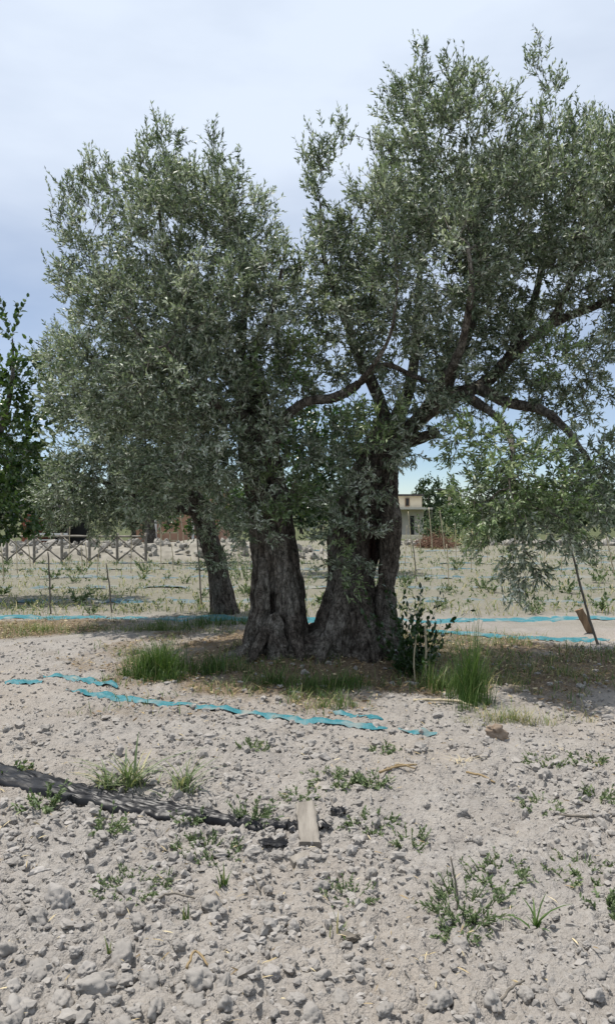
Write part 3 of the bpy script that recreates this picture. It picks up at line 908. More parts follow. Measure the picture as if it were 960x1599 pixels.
BLOBS = [  # px, py, rx, ry, distance, depth radius, density, upward, fresh
    # left crown
    (130, 340, 42, 46, 9.0, .55, 1.0, 1.0, 0), (190, 320, 46, 46, 9.0, .6, 1.0, 1.0, 0), (250, 290, 46, 48, 9.0, .7, 1.1, 1.0, 0),
    (335, 325, 50, 50, 8.7, .8, 1.1, 1.0, 0), (385, 370, 40, 55, 8.4, .8, 1.1, .8, 0), (290, 390, 105, 90, 8.7, 1.2, 1.1, .7, 0),
    (170, 420, 80, 80, 9.0, .9, 1.0, .7, 0), (125, 425, 36, 48, 8.9, .5, .9, .6, 0), (220, 510, 110, 80, 8.8, 1.2, 1.0, .5, 0),
    (345, 500, 90, 80, 8.2, 1.1, 1.1, .5, 0), (420, 480, 46, 70, 7.9, .7, 1.2, .5, 0), (140, 500, 50, 45, 8.9, .6, .9, .4, 0),
    (300, 610, 110, 70, 8.2, 1.0, 1.0, .3, 0), (440, 560, 50, 45, 7.8, .5, 1.0, .3, 1), (460, 420, 32, 40, 8.1, .4, 1.0, .6, 0),
    (350, 690, 60, 60, 7.9, .6, 1.0, .1, 0), (200, 610, 80, 70, 8.8, .9, 1.0, .2, 0),
    (115, 560, 36, 56, 9.2, .6, .9, .3, 0), (400, 640, 50, 50, 7.7, .4, .8, .1, 0), (450, 620, 46, 34, 8.6, .6, .8, .2, 0), (405, 560, 60, 50, 8.6, .8, 1.0, .3, 0),
    (270, 700, 70, 60, 8.2, .8, .9, .0, 0), (240, 770, 50, 34, 8.4, .5, .7, -.3, 0), (310, 760, 50, 36, 8.0, .5, .7, -.2, 0), (420, 690, 34, 40, 7.8, .25, .5, .0, 0),
    # upright shoots on the outline
    (625, 105, 9, 30, 8.9, .12, 1, 1.3, 0), (655, 100, 9, 28, 8.8, .12, 1, 1.3, 0), (702, 115, 9, 26, 8.7, .12, 1, 1.3, 0), (742, 128, 9, 24, 8.6, .12, 1, 1.3, 0), (840, 105, 12, 40, 8.8, .14, 1, 1.3, 0),
    (862, 130, 8, 26, 8.7, .12, 1, 1.3, 0), (895, 190, 9, 26, 8.5, .12, 1, 1.3, 0), (545, 220, 9, 26, 8.5, .12, 1, 1.2, 0), (498, 240, 9, 26, 8.4, .12, 1, 1.3, 0), (468, 262, 7, 22, 8.4, .1, 1, 1.1, 0),
    (455, 330, 10, 16, 8.3, .1, 1, .9, 0), (250, 222, 9, 30, 9.0, .12, 1, 1.3, 0), (272, 230, 8, 26, 9.0, .12, 1, 1.3, 0), (225, 236, 8, 24, 9.0, .12, 1, 1.3, 0), (340, 250, 8, 26, 8.7, .12, 1, 1.3, 0),
    (366, 270, 8, 24, 8.6, .12, 1, 1.2, 0), (145, 276, 8, 26, 9.0, .12, 1, 1.3, 0), (105, 290, 8, 24, 9.0, .12, 1, 1.2, 0), (78, 320, 8, 24, 9.0, .1, 1, 1.0, 0), (72, 360, 12, 12, 9.0, .1, 1, .7, 0),
    (80, 450, 12, 14, 8.9, .1, 1, .6, 0), (398, 310, 8, 24, 8.5, .12, 1, 1.2, 0), (416, 345, 8, 22, 8.4, .12, 1, 1.1, 0), (927, 205, 8, 24, 8.4, .12, 1, 1.3, 0), (955, 195, 8, 24, 8.4, .12, 1, 1.3, 0),
    # right crown
    (640, 160, 26, 45, 8.9, .45, 1.1, 1.2, 0), (625, 205, 38, 45, 8.8, .6, 1.0, 1.0, 0), (715, 180, 44, 40, 8.6, .6, 1.1, 1.0, 0),
    (838, 160, 24, 36, 8.8, .4, .9, 1.2, 0), (815, 235, 56, 48, 8.7, .8, 1.1, .9, 0), (560, 265, 60, 48, 8.5, .6, 1.0, .9, 0),
    (497, 275, 26, 46, 8.4, .4, .9, .9, 0), (880, 250, 46, 40, 8.5, .7, 1.0, .9, 0), (700, 270, 110, 80, 8.5, 1.3, 1.1, .7, 0),
    (955, 240, 45, 50, 8.3, .6, 1.0, 1.0, 0), (930, 330, 80, 80, 8.1, 1.0, 1.0, .6, 0), (810, 350, 110, 90, 8.2, 1.4, 1.1, .5, 0),
    (590, 370, 80, 80, 8.3, 1.1, 1.1, .5, 0), (690, 420, 100, 75, 7.8, 1.1, 1.1, .4, 0), (520, 350, 34, 40, 8.4, .5, .9, .6, 0),
    (500, 430, 45, 50, 8.2, .6, 1.0, .4, 0), (600, 480, 70, 55, 7.9, .8, .75, .3, 0), (890, 430, 90, 50, 7.9, 1.1, .9, .3, 0),
    (1020, 330, 90, 100, 8.2, 1.2, .9, .6, 0), (1020, 480, 80, 80, 8.0, 1.1, .8, .3, 0), (760, 500, 80, 40, 8.2, .9, .4, .3, 0),
    (640, 560, 90, 40, 8.3, .8, .35, .2, 0), (850, 570, 100, 60, 8.3, 1.0, .35, .0, 0), (860, 550, 40, 30, 7.4, .3, .9, .3, 1),
    (545, 540, 60, 50, 8.6, .8, .8, .3, 0), (560, 430, 60, 60, 8.8, .9, .9, .3, 0), (690, 520, 80, 50, 8.9, .9, .8, .3, 0), (820, 450, 100, 60, 8.6, 1.2, .9, .3, 0),
    (640, 640, 50, 34, 8.0, .4, .6, .1, 0), (720, 600, 60, 34, 7.7, .4, .5, .1, 0), (900, 640, 70, 40, 8.6, .9, .5, -.1, 0), (960, 760, 40, 60, 7.6, .6, .8, -.3, 0),
    (480, 500, 34, 60, 8.2, .5, .7, .3, 0), (480, 580, 60, 40, 8.4, .6, .5, .2, 0), (690, 620, 60, 40, 8.5, .6, .5, .2, 0),
    # low foliage hanging at the right
    (770, 730, 52, 55, 6.9, .55, 1.2, -.1, 1), (845, 740, 62, 50, 7.0, .6, 1.1, -.2, 1), (900, 780, 50, 40, 7.0, .5, 1.0, -.4, 0),
    (800, 800, 60, 34, 6.9, .45, .9, -.6, 0), (735, 690, 40, 36, 7.0, .4, .9, .1, 1), (920, 710, 40, 40, 7.2, .5, .8, -.2, 0),
    (780, 850, 34, 40, 6.9, .3, 1.2, -.8, 0), (826, 890, 24, 46, 6.8, .2, 1.6, -1.1, 0), (870, 835, 34, 30, 6.9, .3, 1.2, -.7, 0), (745, 800, 30, 50, 6.9, .3, 1.0, -.6, 1), (920, 830, 30, 30, 7.0, .3, 1.0, -.6, 0), (770, 780, 60, 40, 6.8, .4, 1.1, -.3, 1), (860, 790, 60, 40, 6.9, .4, 1.1, -.4, 1),
    # shoots and tufts about the stems
    (590, 660, 46, 42, 7.7, .35, 1.2, .5, 1), (600, 725, 30, 34, 7.8, .3, .9, .0, 0), (425, 775, 44, 42, 8.0, .28, 1.0, .4, 1),
    (548, 790, 34, 36, 8.0, .25, .6, .0, 0), (545, 880, 26, 34, 8.0, .16, .7, .4, 0), (505, 820, 18, 30, 8.0, .2, .5, .2, 0),
    (615, 690, 40, 30, 7.9, .25, .9, .2, 0), (565, 760, 40, 30, 7.9, .2, .8, .2, 0), (530, 740, 30, 40, 8.2, .3, .7, .1, 0), (410, 830, 26, 24, 8.05, .12, .6, .2, 0), (570, 835, 30, 26, 7.9, .12, .5, .2, 0), (660, 660, 50, 30, 7.8, .3, .8, .2, 0), (460, 780, 36, 40, 8.1, .25, .6, .2, 1), (520, 690, 40, 40, 8.3, .4, .5, .2, 0),
    (535, 800, 40, 34, 7.85, .2, 1.2, .2, 0), (520, 850, 24, 26, 7.9, .14, 1.0, .3, 1), (545, 735, 40, 30, 7.9, .2, 1.0, .2, 0), (590, 770, 22, 26, 7.85, .14, .9, .0, 0), (440, 760, 30, 30, 8.0, .2, 1.0, .2, 0), (400, 800, 34, 26, 8.0, .2, 1.0, .0, 0), (375, 830, 24, 20, 8.05, .16, .8, -.2, 0), (545, 905, 20, 22, 7.9, .1, 1.0, .4, 1),
    (390, 730, 32, 34, 8.0, .3, .9, .2, 0), (470, 720, 30, 36, 8.2, .3, .5, .0, 0), (360, 780, 30, 24, 8.1, .3, .7, -.2, 0),
]
crown_tree(olive, limbs, BLOBS, g1, 0.185, 250, 12, 12, 0.064, 0.31, (M_olive, M_fresh), twig_len=(0.08, 0.24), clump=0.11, shape=SLIM, holes=0.45)

# ---- the leaning olive behind
g2 = np.random.default_rng(202)
rear = thing('olive_tree', 'smaller olive with one slim leaning trunk behind the old olive', 'tree')
K3 = [(350, 975, 12.0, .25), (349, 950, 12, .20), (343, 910, 12, .165), (334, 870, 12, .155), (322, 830, 12, .15), (310, 795, 12, .15), (302, 775, 12, .13)]
me, Pc, rc = bark_tube(np.array([at(*k[:3]) for k in K3]), [k[3] for k in K3], 50, 48, 33, 0.14, 0.14, 0.3)
obj('trunk', me, M_bark, parent=rear)
limbs2 = [(Pc[20:], rc[20:])]
for i, p in enumerate([
        [(312, 800, 12, .13), (285, 795, 11.8, .12), (255, 800, 11.5, .10), (225, 785, 11.2, .07), (180, 760, 11, .045), (120, 740, 10.8, .02)],
        [(303, 780, 12, .11), (280, 720, 11.8, .08), (240, 660, 11.6, .05), (200, 600, 11.4, .025)],
        [(306, 785, 12, .10), (330, 720, 12.2, .07), (340, 650, 12.3, .04), (330, 590, 12.3, .02)],
        [(250, 795, 11.5, .06), (190, 720, 11.2, .045), (130, 650, 11.2, .03), (110, 590, 11.3, .015)]]):
    limbs2.append(limb(rear, p, 60 + i, 'limb', 20, 10))
BLOBS2 = [
    (150, 620, 80, 50, 11.3, .9, 1.0, .5, 0), (125, 680, 52, 60, 11.0, .8, 1.0, .3, 0), (200, 690, 90, 60, 11.0, 1.1, 1.0, .2, 0),
    (95, 770, 38, 30, 10.8, .6, 1.0, -.1, 0), (150, 770, 70, 42, 10.8, .8, 1.1, -.3, 0), (230, 760, 50, 30, 11.0, .6, .9, -.2, 0),
    (290, 680, 70, 60, 11.6, .9, 1.0, .3, 0), (330, 740, 40, 36, 11.8, .6, .9, .0, 0), (130, 815, 40, 16, 10.8, .4, .8, -.7, 0),
    (190, 800, 70, 20, 10.8, .6, .9, -.5, 0), (105, 802, 42, 22, 10.7, .5, .9, -.5, 0), (250, 720, 60, 50, 10.8, .7, 1.0, .0, 0), (130, 560, 60, 50, 11.4, .8, .9, .5, 0), (340, 810, 30, 30, 11.6, .4, .6, -.2, 0),
    (350, 880, 26, 24, 11.7, .2, .6, .0, 0), (230, 600, 90, 50, 11.8, .9, 1.0, .5, 0)]
crown_tree(rear, limbs2, BLOBS2, g2, 0.20, 210, 10, 12, 0.072, 0.31, (M_olive, M_fresh), twig_len=(0.13, 0.30), clump=0.16, shape=SLIM, holes=0.40)

# ---- broad-leaved trees behind
def leafy_tree(label, base, stem, blobs, seed, spacing, per_m3, leaf_len, mat, nleaf=10, twigs=6, group=None, name='broadleaf_tree', wid=0.55, twig_len=(0.2, 0.4), tint=0.45, rstem=0.12, sides=5):
    g = np.random.default_rng(seed)
    t = thing(name, label, 'tree', group=group)
    P0 = [(base[0], base[1], base[2], rstem)] + [(a, b, base[2], rstem * k) for a, b, k in stem]
    K = np.array([at(*p[:3]) for p in P0])
    me, P, r = bark_tube(K, [p[3] for p in P0], 24, 14, seed, 0.1, 0.1, 0.2)
    obj('trunk', me, M_bark, parent=t)
    crown_tree(t, [(P[6:], r[6:])], blobs, g, spacing, per_m3, twigs, nleaf, leaf_len, wid, (mat, mat), twig_len=twig_len, shape=BROAD, clump=0.15, base_tint=tint, sides=sides, tip=0.004)
    return t


leafy_tree('dark glossy leaved tree with a tall thin top shoot at the left edge', (-75, 940, 14.0), [(-60, 850, .9), (-30, 760, .75), (5, 660, .5), (20, 590, .3), (20, 530, .1)],
           [(20, 520, 10, 30, 14, .12, 2.5, 1.2, 0), (28, 600, 28, 40, 14, .4, 1.0, .8, 0), (-15, 640, 40, 50, 14, .6, .9, .5, 0), (25, 690, 30, 40, 14, .5, .9, .4, 0), (0, 770, 50, 46, 14, .8, 1.3, .1, 0), (40, 745, 30, 40, 14, .5, 1.2, .1, 0),
            (88, 570, 30, 30, 14.5, .5, .8, .6, 0), (65, 640, 36, 40, 14.5, .6, .9, .4, 0), (-40, 740, 50, 60, 14, .8, 1.2, .2, 0), (15, 800, 60, 30, 14, .7, 1.3, .0, 0), (45, 690, 26, 50, 14, .5, 1.2, .3, 0)],
           401, 0.29, 80, 0.12, M_citrus, nleaf=9, twigs=6, tint=0.72)
leafy_tree('dark green broad leaved tree seen between the two gnarled trunks', (436, 896, 20.0), [(440, 830, .8), (460, 760, .6), (500, 690, .3)],
           [(500, 690, 60, 50, 20, 1.1, 1.0, .5, 0), (450, 720, 50, 45, 20, 1.0, 1.0, .2, 0), (545, 720, 45, 50, 20, 1.0, 1.0, .2, 0), (490, 770, 55, 26, 20, 1.0, 1.0, -.1, 0)],
           403, 0.34, 60, 0.13, M_citrus, nleaf=9, twigs=6)
leafy_tree('bright green small tree seen behind the leaning trunk', (405, 880, 24.0), [(400, 845, .8), (375, 800, .5)],
           [(370, 800, 40, 30, 24, .9, 1.0, .4, 0), (290, 805, 40, 24, 24, .8, 1.0, .3, 0), (330, 790, 40, 30, 24, .9, .9, .4, 0)],
           404, 0.36, 50, 0.13, M_citrus, nleaf=9, twigs=6, tint=0.7)


# ------------------------------------------------------------------ things on the ground
def gp(px, py):
    """ground point seen at a photo pixel"""
    Y = EYE * F / (py - CY)
    for _ in range(6):
        x = (px - CX) / F * Y
        Y = (EYE - float(H(x, Y))) * F / (py - CY)
    x = (px - CX) / F * Y
    return np.array([x, Y, float(H(x, Y))])


def blades_into(mb, base, h, lean, width, tint, g, curl=0.6):
    """grass blades: tapering bent strips"""
    n = len(base)
    a = g.random(n) * 6.28
    out = np.stack([np.cos(a), np.sin(a), np.zeros(n)], 1)
    sd = np.stack([-np.sin(a), np.cos(a), np.zeros(n)], 1)
    t = np.array([0, .3, .6, .85, 1.0])
    w = np.array([.8, 1, .8, .45, .05])
    up = np.array([0, 0, 1.0])
    k = lean * (0.5 + g.random(n))
    P = base[:, None] + out[:, None] * (h * k)[:, None, None] * (t ** 1.8)[None, :, None] + up * (h[:, None] * (t[None] - curl * np.minimum(k, 1.2)[:, None] * 0.5 * t[None] ** 2.6))[..., None]
    off = sd[:, None] * (width[:, None] * w[None] * 0.5)[..., None]
    Vb = np.stack([P - off, P + off], 2).reshape(-1, 3)
    q = np.array([[2 * i, 2 * i + 1, 2 * i + 3, 2 * i + 2] for i in range(4)])
    mb.add(Vb, quads=(q[None] + (np.arange(n) * 10)[:, None, None]).reshape(-1, 4), a=np.repeat(np.clip(tint, 0, 1), 10))


def onground(x, y, dz=0.0):
    return np.stack([x, y, H(x, y) + dz], 1)


gw = np.random.default_rng(909)


def grass_tuft(label, px, py, spread, n, h, width, tint, lean=0.5, mat=None, name='grass_tuft', cat='grass tuft', group=None, tsd=0.24, sy=1.0, kind=None):
    p = gp(px, py)
    n = int(n * 1.7); width = width * 0.75
    if n > 200: spread, h = spread * 1.7, h * 1.15
    r = np.abs(gw.normal(size=n)) * 0.5; a = gw.random(n) * 6.28
    nc = max(1, int(n / 28))                                # blades stand in little bunches
    ck = gw.integers(0, nc, n); cr = np.abs(gw.normal(size=nc)) * 0.55; ca = gw.random(nc) * 6.28
    ox = cr[ck] * np.cos(ca[ck]) + 0.3 * r * np.cos(a); oy = cr[ck] * np.sin(ca[ck]) + 0.3 * r * np.sin(a)
    if n < 60: ox, oy = r * np.cos(a), r * np.sin(a)
    base = onground(p[0] + spread * ox, p[1] + sy * spread * oy, -0.01)
    fall = np.exp(-(ox ** 2 + oy ** 2) * 0.9) * (0.7 + 0.6 * gw.random(nc))[ck]
    mb = MB()
    blades_into(mb, base, h * (0.3 + 0.95 * gw.random(n) ** 1.3) * fall, lean * (0.4 + 1.2 * gw.random(n)), width * (0.7 + 0.6 * gw.random(n)), tint + tsd * gw.normal(size=n), gw)
    return tag(obj(name, mb.mesh(name), mat or M_grass), label, cat, group, kind)


def leafy_weed(label, px, py, spread, nstem, h, leaf, tint, mat=None, name='weed', cat='weed', group=None, nleaf=10, wid=0.4, lean=1.0, shape=BROAD):
    p = gp(px, py)
    if name == 'weed': nstem, leaf, spread = int(nstem * 1.5), leaf * 1.12, spread * 1.2
    r = spread * 0.8 * np.sqrt(gw.random(nstem)); a = gw.random(nstem) * 6.28
    base = onground(p[0] + r * np.cos(a), p[1] + r * np.sin(a), -0.005)
    d = np.stack([np.cos(a) * lean, np.sin(a) * lean, np.full(nstem, 1.0)], 1) + gw.normal(size=(nstem, 3)) * 0.4
    d[:, 2] = np.abs(d[:, 2]) + 0.15
    t = thing(name, label, cat, loc=(0, 0, 0), group=group)
    ml, mt = MB(), MB()
    twigs_into(ml, mt, base, d, h * (0.5 + 0.6 * gw.random(nstem)), nleaf, leaf, wid, np.full(nstem, tint), gw, shape, droop=0.1, spread=1.0, tint_sd=0.16)
    obj('stems', mt.mesh('stems'), mat or M_weed, parent=t)['kind'] = 'stuff'
    obj('foliage', ml.mesh('foliage'), mat or M_weed, parent=t)['kind'] = 'stuff'
    return t


# teal netting strips, half covered by soil
def net_strip(label, pts, w, seed, mat=None, lift=0.012, name='netting_strip', group=None, n=None, bury=0.03):
    K = np.array(pts, float)[:, :2]
    L_ = np.linalg.norm(np.diff(K, axis=0), axis=1).sum()
    n = n or int(L_ / 0.05) + 8
    P = catmull(np.c_[K, np.zeros(len(K))], n)[:, :2]
    T = norm(np.gradient(P, axis=0)); Nn = np.stack([-T[:, 1], T[:, 0]], 1)
    m = 9
    u = np.linspace(-1, 1, m)
    s_ = np.linspace(0, L_, n)
    we = w * 0.5 * (0.75 + 0.6 * (n2(s_, s_ * 0, 3.0, 3, seed) - 0.3)) * np.clip(np.minimum(s_, L_ - s_) / (w * 1.2) + 0.25, 0, 1)
    X = P[:, None, 0] + Nn[:, None, 0] * u * we[:, None]
    Yy = P[:, None, 1] + Nn[:, None, 1] * u * we[:, None]
    Z = HD(X, Yy) + lift + 0.010 * (n2(X, Yy, 9, 3, seed + 1) - 0.5) - bury * (n2(X, Yy, 3.0, 3, seed + 2) - 0.42) - 0.012 * np.abs(u)[None] ** 3
    me = mk_mesh(name, np.stack([X, Yy, Z], -1).reshape(-1, 3), quads=grid_quads(n, m, wrap=False))
    return tag(obj(name, me, mat or M_net), label, 'netting', group)


g_ = lambda *a: [gp(x, y) for x, y in a]
NETG = 'teal netting strips lying in the soil'
net_strip('long teal netting strip running along the soil in front of the old olive', g_((105, 1080), (150, 1087), (220, 1096), (340, 1111), (440, 1124), (540, 1137), (605, 1143)), 0.115, 1, lift=0.025, group=NETG, bury=0.03)
net_strip('short teal netting strip just above the left end of the long strip', g_((68, 1057), (110, 1061), (150, 1068), (185, 1077)), 0.12, 2, lift=0.025, group=NETG, bury=0.03)
net_strip('ragged scrap of teal netting at the far left of the soil', g_((8, 1070), (35, 1068), (68, 1070)), 0.26, 3, lift=0.025, group=NETG, bury=0.03)
net_strip('thin teal netting scrap past the right end of the long strip', g_((622, 1144), (650, 1147), (682, 1149)), 0.10, 4, lift=0.025, group=NETG, bury=0.03)
net_strip('small teal netting scrap between the long strip and the trunk', g_((520, 1118), (560, 1121), (598, 1124)), 0.07, 5, lift=0.025, group=NETG, bury=0.03)
ROWG = 'blue netting laid in rows across the field'
net_strip('blue netting strip by the brown board at the right', [(1.5, 10.3), (2.4, 9.95), (3.0, 9.75), (3.75, 9.55)], 0.34, 11, M_net, 0.02, group=ROWG, bury=0.045)
net_strip('blue netting strip crossing the field just behind the leaning olive trunk', [(-6.5, 11.8), (-4, 11.6), (-1.5, 11.5), (1.5, 11.4), (4.0, 11.5), (6.5, 11.3)], 0.5, 12, M_net, 0.014, group=ROWG, bury=0.045)
rows = [13.8, 16.2, 18.8, 21.5, 24.0, 27.5, 31.5]
for i, y in enumerate(rows):
    names = ['first', 'second', 'third', 'fourth', 'fifth', 'sixth', 'farthest']
    net_strip('faded blue netting row, %s counted back from the leaning olive' % names[i], [(-18, y + .3), (-8, y), (0, y + .1), (8, y - .1), (20, y + .2)], 0.8, 13 + i, M_netfar, 0.016, group=ROWG, n=420, bury=0.13)

# crumpled black film
fp = np.array([gp(*q) for q in ((-190, 1165), (-60, 1200), (0, 1214), (90, 1238), (180, 1258), (260, 1272), (330, 1282), (400, 1291), (448, 1295))])
fw = np.array([.24, .23, .21, .19, .17, .14, .10, .07, .03])
n, m = 150, 34
P = catmull(fp, n); wdt = catmull(fw[:, None], n)[:, 0]
T_, U_, W_ = frames(P)
Nn = norm(np.stack([-T_[:, 1], T_[:, 0], 0 * T_[:, 0]], 1))
u = np.linspace(-1, 1, m)
s_ = np.linspace(0, 1, n)
SS, UU = np.meshgrid(s_, u, indexing='ij')
q3 = np.stack([SS.ravel() * 13, UU.ravel() * 2.6, np.zeros(SS.size)], 1)
fold = fbm(q3, 3, 71).reshape(SS.shape) - 0.5
ridge = np.abs(fbm(q3 * np.array([.7, 1.5, 1]), 3, 72).reshape(SS.shape) - 0.5)
X = P[:, None, 0] + Nn[:, None, 0] * (UU + 0.25 * fold) * wdt[:, None] * 0.5
Yy = P[:, None, 1] + Nn[:, None, 1] * (UU + 0.25 * fold) * wdt[:, None] * 0.5
arch = np.clip(1 - UU ** 2, 0, 1) ** 0.6 * 0.028 * (wdt / 0.3)[:, None]
Z = 0.6 * H(X, Yy) + 0.4 * HD(X, Yy) + 0.026 + arch + (0.034 * fold + 0.06 * (0.2 - ridge)) * np.sqrt(wdt / 0.3)[:, None] - 0.03 * (np.abs(UU) > 0.94)
film_me = mk_mesh('plastic_film', np.stack([X, Yy, Z], -1).reshape(-1, 3), quads=grid_quads(n, m, wrap=False))
tag(obj('plastic_film', film_me, M_film), 'long crumpled black plastic film half buried in the foreground soil', 'plastic film')


def scrap(label, px, py, lx, ly, rot, seed, name='plastic_scrap', mat=None, hz=0.02):
    p = gp(px, py)
    a = np.linspace(-1, 1, 15)
    A, B = np.meshgrid(a, a, indexing='ij')
    edge = 1 + 0.5 * (fbm(np.stack([np.arctan2(A, B).ravel() * 1.5, np.zeros(A.size), np.zeros(A.size)], 1), 3, seed).reshape(A.shape) - 0.5)
    X = A * lx * edge; Yq = B * ly * edge * np.sqrt(np.clip(1 - 0.7 * A ** 2, 0.05, 1))
    c, s = math.cos(rot), math.sin(rot)
    Zq = hz * (fbm(np.stack([A.ravel() * 2, B.ravel() * 2, np.zeros(A.size)], 1), 3, seed + 1).reshape(A.shape) * 2 - 0.4) + 0.012
    wx, wy = p[0] + X * c - Yq * s, p[1] + X * s + Yq * c
    me = mk_mesh(name, np.stack([wx, wy, H(wx, wy) + Zq], -1).reshape(-1, 3), quads=grid_quads(15, 15, wrap=False))
    return tag(obj(name, me, mat or M_film), label, 'plastic scrap')


scrap('flat black plastic scrap on the soil left of the grey board', 428, 1323, .07, .05, .1, 5)
scrap('black plastic scrap bunched under the left side of the grey board', 462, 1300, .035, .09, .3, 6, hz=.02)
scrap('black plastic scrap poking out at the right of the grey board', 503, 1296, .045, .045, -.4, 7, hz=.02)
scrap('tiny black plastic scrap right of the grey board by the weeds', 528, 1273, .04, .035, -.4, 8, hz=.03)


def board(name, label, A, B, w, th, mat, seed, nrm=(0, 0, 1)):
    """a short weathered board from A to B"""
    A, B = np.asarray(A, float), np.asarray(B, float)
    d = norm(B - A); sd = norm(np.cross(d, nrm)); up = np.cross(sd, d)
    k, L_ = 14, np.linalg.norm(B - A)
    g = np.random.default_rng(seed)
    ring = np.array([[-1, -.75], [-.8, -1], [.8, -1], [1, -.75], [1, .75], [.8, 1], [-.8, 1], [-1, .75]]) * [w / 2, th / 2]
    Vv = []
    for i in range(k):
        t = i / (k - 1)
        wob = 1 + 0.04 * g.normal()
        e = 1.0
        ends = ring * [wob * e, 1]
        sl = 0.02 * (ring[:, 0] / w) * (1 if i == k - 1 else (-0.5 if i == 0 else 0))
        Vv.append(A + d * (t * L_) + sd * ends[:, :1] + up * ends[:, 1:] + d * sl[:, None] + up * 0.006 * math.sin(t * 3))
    Vv = np.concatenate(Vv)
    q = grid_quads(k, 8)
    n0 = len(Vv); Vv = np.concatenate([Vv, [Vv[:8].mean(0), Vv[-8:].mean(0)]])
    b = (k - 1) * 8
    tr = [[(j + 1) % 8, j, n0] for j in range(8)] + [[b + j, b + (j + 1) % 8, n0 + 1] for j in range(8)]
    return tag(obj(name, mk_mesh(name, Vv, tr, q, smooth=False), mat), label, 'board')


a, b = gp(484, 1326), gp(476, 1274)
board('wooden_board', 'short weathered grey board lying on the soil at the end of the black film', a + [0, 0, .02], b + [0, 0, .06], 0.098, 0.03, M_board, 3)
a, b = gp(455, 1353), gp(482, 1345)
board('wooden_board', 'small grey wood offcut in front of the grey board', a + [0, 0, .015], b + [0, 0, .02], 0.055, 0.03, M_board, 4)
p = gp(929, 990)
board('wooden_board', 'brown board leaning against the bent dark stake at the right', at(924, 992, p[1] - .05), at(903, 952, p[1] - .12), 0.10, 0.025, M_brownboard, 5, nrm=(0, 1, 0.2))
p = gp(775, 1155)
v, t_ = lumpy(44, 3, 1.0)
tag(obj('broken_clay_lump', mk_mesh('broken_clay_lump', v * [.11, .07, .09], t_, attrs={'tint': np.full(len(v), .2)}), M_lump, loc=(p[0], p[1], p[2] + .04), rot=(.2, .5, .4)), 'dull brown lump lying in the soil below the shaded ground', 'lump')
p = gp(546, 1470)
v, t_ = lumpy(45, 3, 1.0)
tag(obj('dark_stone', mk_mesh('dark_stone', v * [.04, .03, .022], t_, attrs={'tint': np.full(len(v), .2)}), M_stake, loc=(p[0], p[1], p[2] + .014)), 'small dark flat stone in the foreground crumbs', 'stone')

# ---- grass and weeds
grass_tuft('thick bright green grass clump left of the old olive trunk', 248, 1055, .27, 1100, .30, .007, .40, .6, sy=.9)
grass_tuft('lower green grass clump between the bright clump and the trunk', 335, 1050, .30, 340, .2, .007, .4, .6, name='short_grass', kind='stuff')
grass_tuft('tall dark green horsetail clump right of the old olive trunk', 738, 1096, .17, 420, .50, .0055, .33, .3, name='horsetail_clump')
grass_tuft('low green grass fringe left of the tall dark clump', 690, 1075, .28, 260, .26, .006, .55, .5)
grass_tuft('dark low grass in shade in front of the right trunk', 520, 1075, .5, 620, .16, .006, .35, .6, sy=.5, name='short_grass', kind='stuff')
grass_tuft('short green grass in shade below the root mass', 435, 1070, .34, 300, .15, .006, .4, .6, sy=.5, name='short_grass', kind='stuff')
grass_tuft('low green tuft at the edge of the shade under the trunk', 535, 1108, .16, 120, .13, .006, .45, .7)
grass_tuft('dry straw grass fringe at the edge of the shade', 800, 1128, .4, 330, .12, .005, .9, .8, sy=.35, name='dry_grass', kind='stuff')
grass_tuft('dry straw tuft right of the tall dark clump', 770, 1075, .25, 150, .16, .004, .92, .8)
grass_tuft('green grass strip behind the bright clump by the leaning olive', 250, 985, .8, 620, .13, .007, .62, .8, sy=.35)
grass_tuft('green grass around the foot of the leaning olive', 330, 978, .55, 480, .2, .008, .35, .6, sy=.5)
grass_tuft('dry dead grass lying at the far left behind the soil', 60, 985, .9, 420, .13, .006, .9, .9, sy=.4, name='dry_grass', kind='stuff')
grass_tuft('sparse dry grass under the hanging branches at the right', 850, 1050, 1.0, 420, .10, .005, .9, .9, sy=.5, name='dry_grass', kind='stuff')

grass_tuft('big clump of long arching leaves behind the black film', 205, 1232, .2, 90, .28, .016, .66, .85, M_weed, 'tall_weed', 'weed')
grass_tuft('spreading arching weed right of the big long leaved clump', 285, 1236, .16, 34, .22, .014, .6, .9, M_weed, 'tall_weed', 'weed')
W = lambda *a, **k: leafy_weed(*a, **k)
W('feathery green weed growing where the black film narrows', 392, 1284, .07, 16, .13, .028, .4, wid=.35)
W('green weed sprouting over the black film near the left edge', 70, 1262, .06, 12, .14, .034, .45)
W('leafy weed on the film close to the left edge of the photo', 26, 1212, .06, 10, .10, .035, .5)
W('pale weed in front of the black film below the big clump', 165, 1300, .06, 9, .13, .03, .6)
W('green sprig on the black film right of the big clump', 298, 1285, .05, 8, .10, .03, .4)
W('low green mat in front of the black film', 325, 1330, .15, 40, .07, .02, .4, lean=1.6)
W('olive green mat low on the crumbs left of centre', 205, 1388, .14, 50, .06, .018, .5, lean=1.8)
W('grey green mat on the soil right of the wood offcut', 545, 1400, .10, 34, .06, .016, .45, lean=1.8)
W('bushy grey weed with a tall bare stalk at the right', 725, 1422, .13, 34, .12, .024, .45, lean=1.2, wid=.3)
W('spreading grey green weed behind the bushy stalked weed', 775, 1372, .12, 26, .09, .022, .5, lean=1.5)
W('low weed mat below the bushy stalked weed', 715, 1450, .10, 26, .06, .018, .45, lean=1.8)
W('faint grey green weed patch near the right edge', 905, 1365, .13, 26, .07, .02, .55, lean=1.6)
W('upright small weed at the right edge of the foreground', 945, 1425, .05, 10, .11, .026, .4)
W('low weed right of the grey board', 575, 1288, .13, 26, .06, .022, .5, lean=1.6)
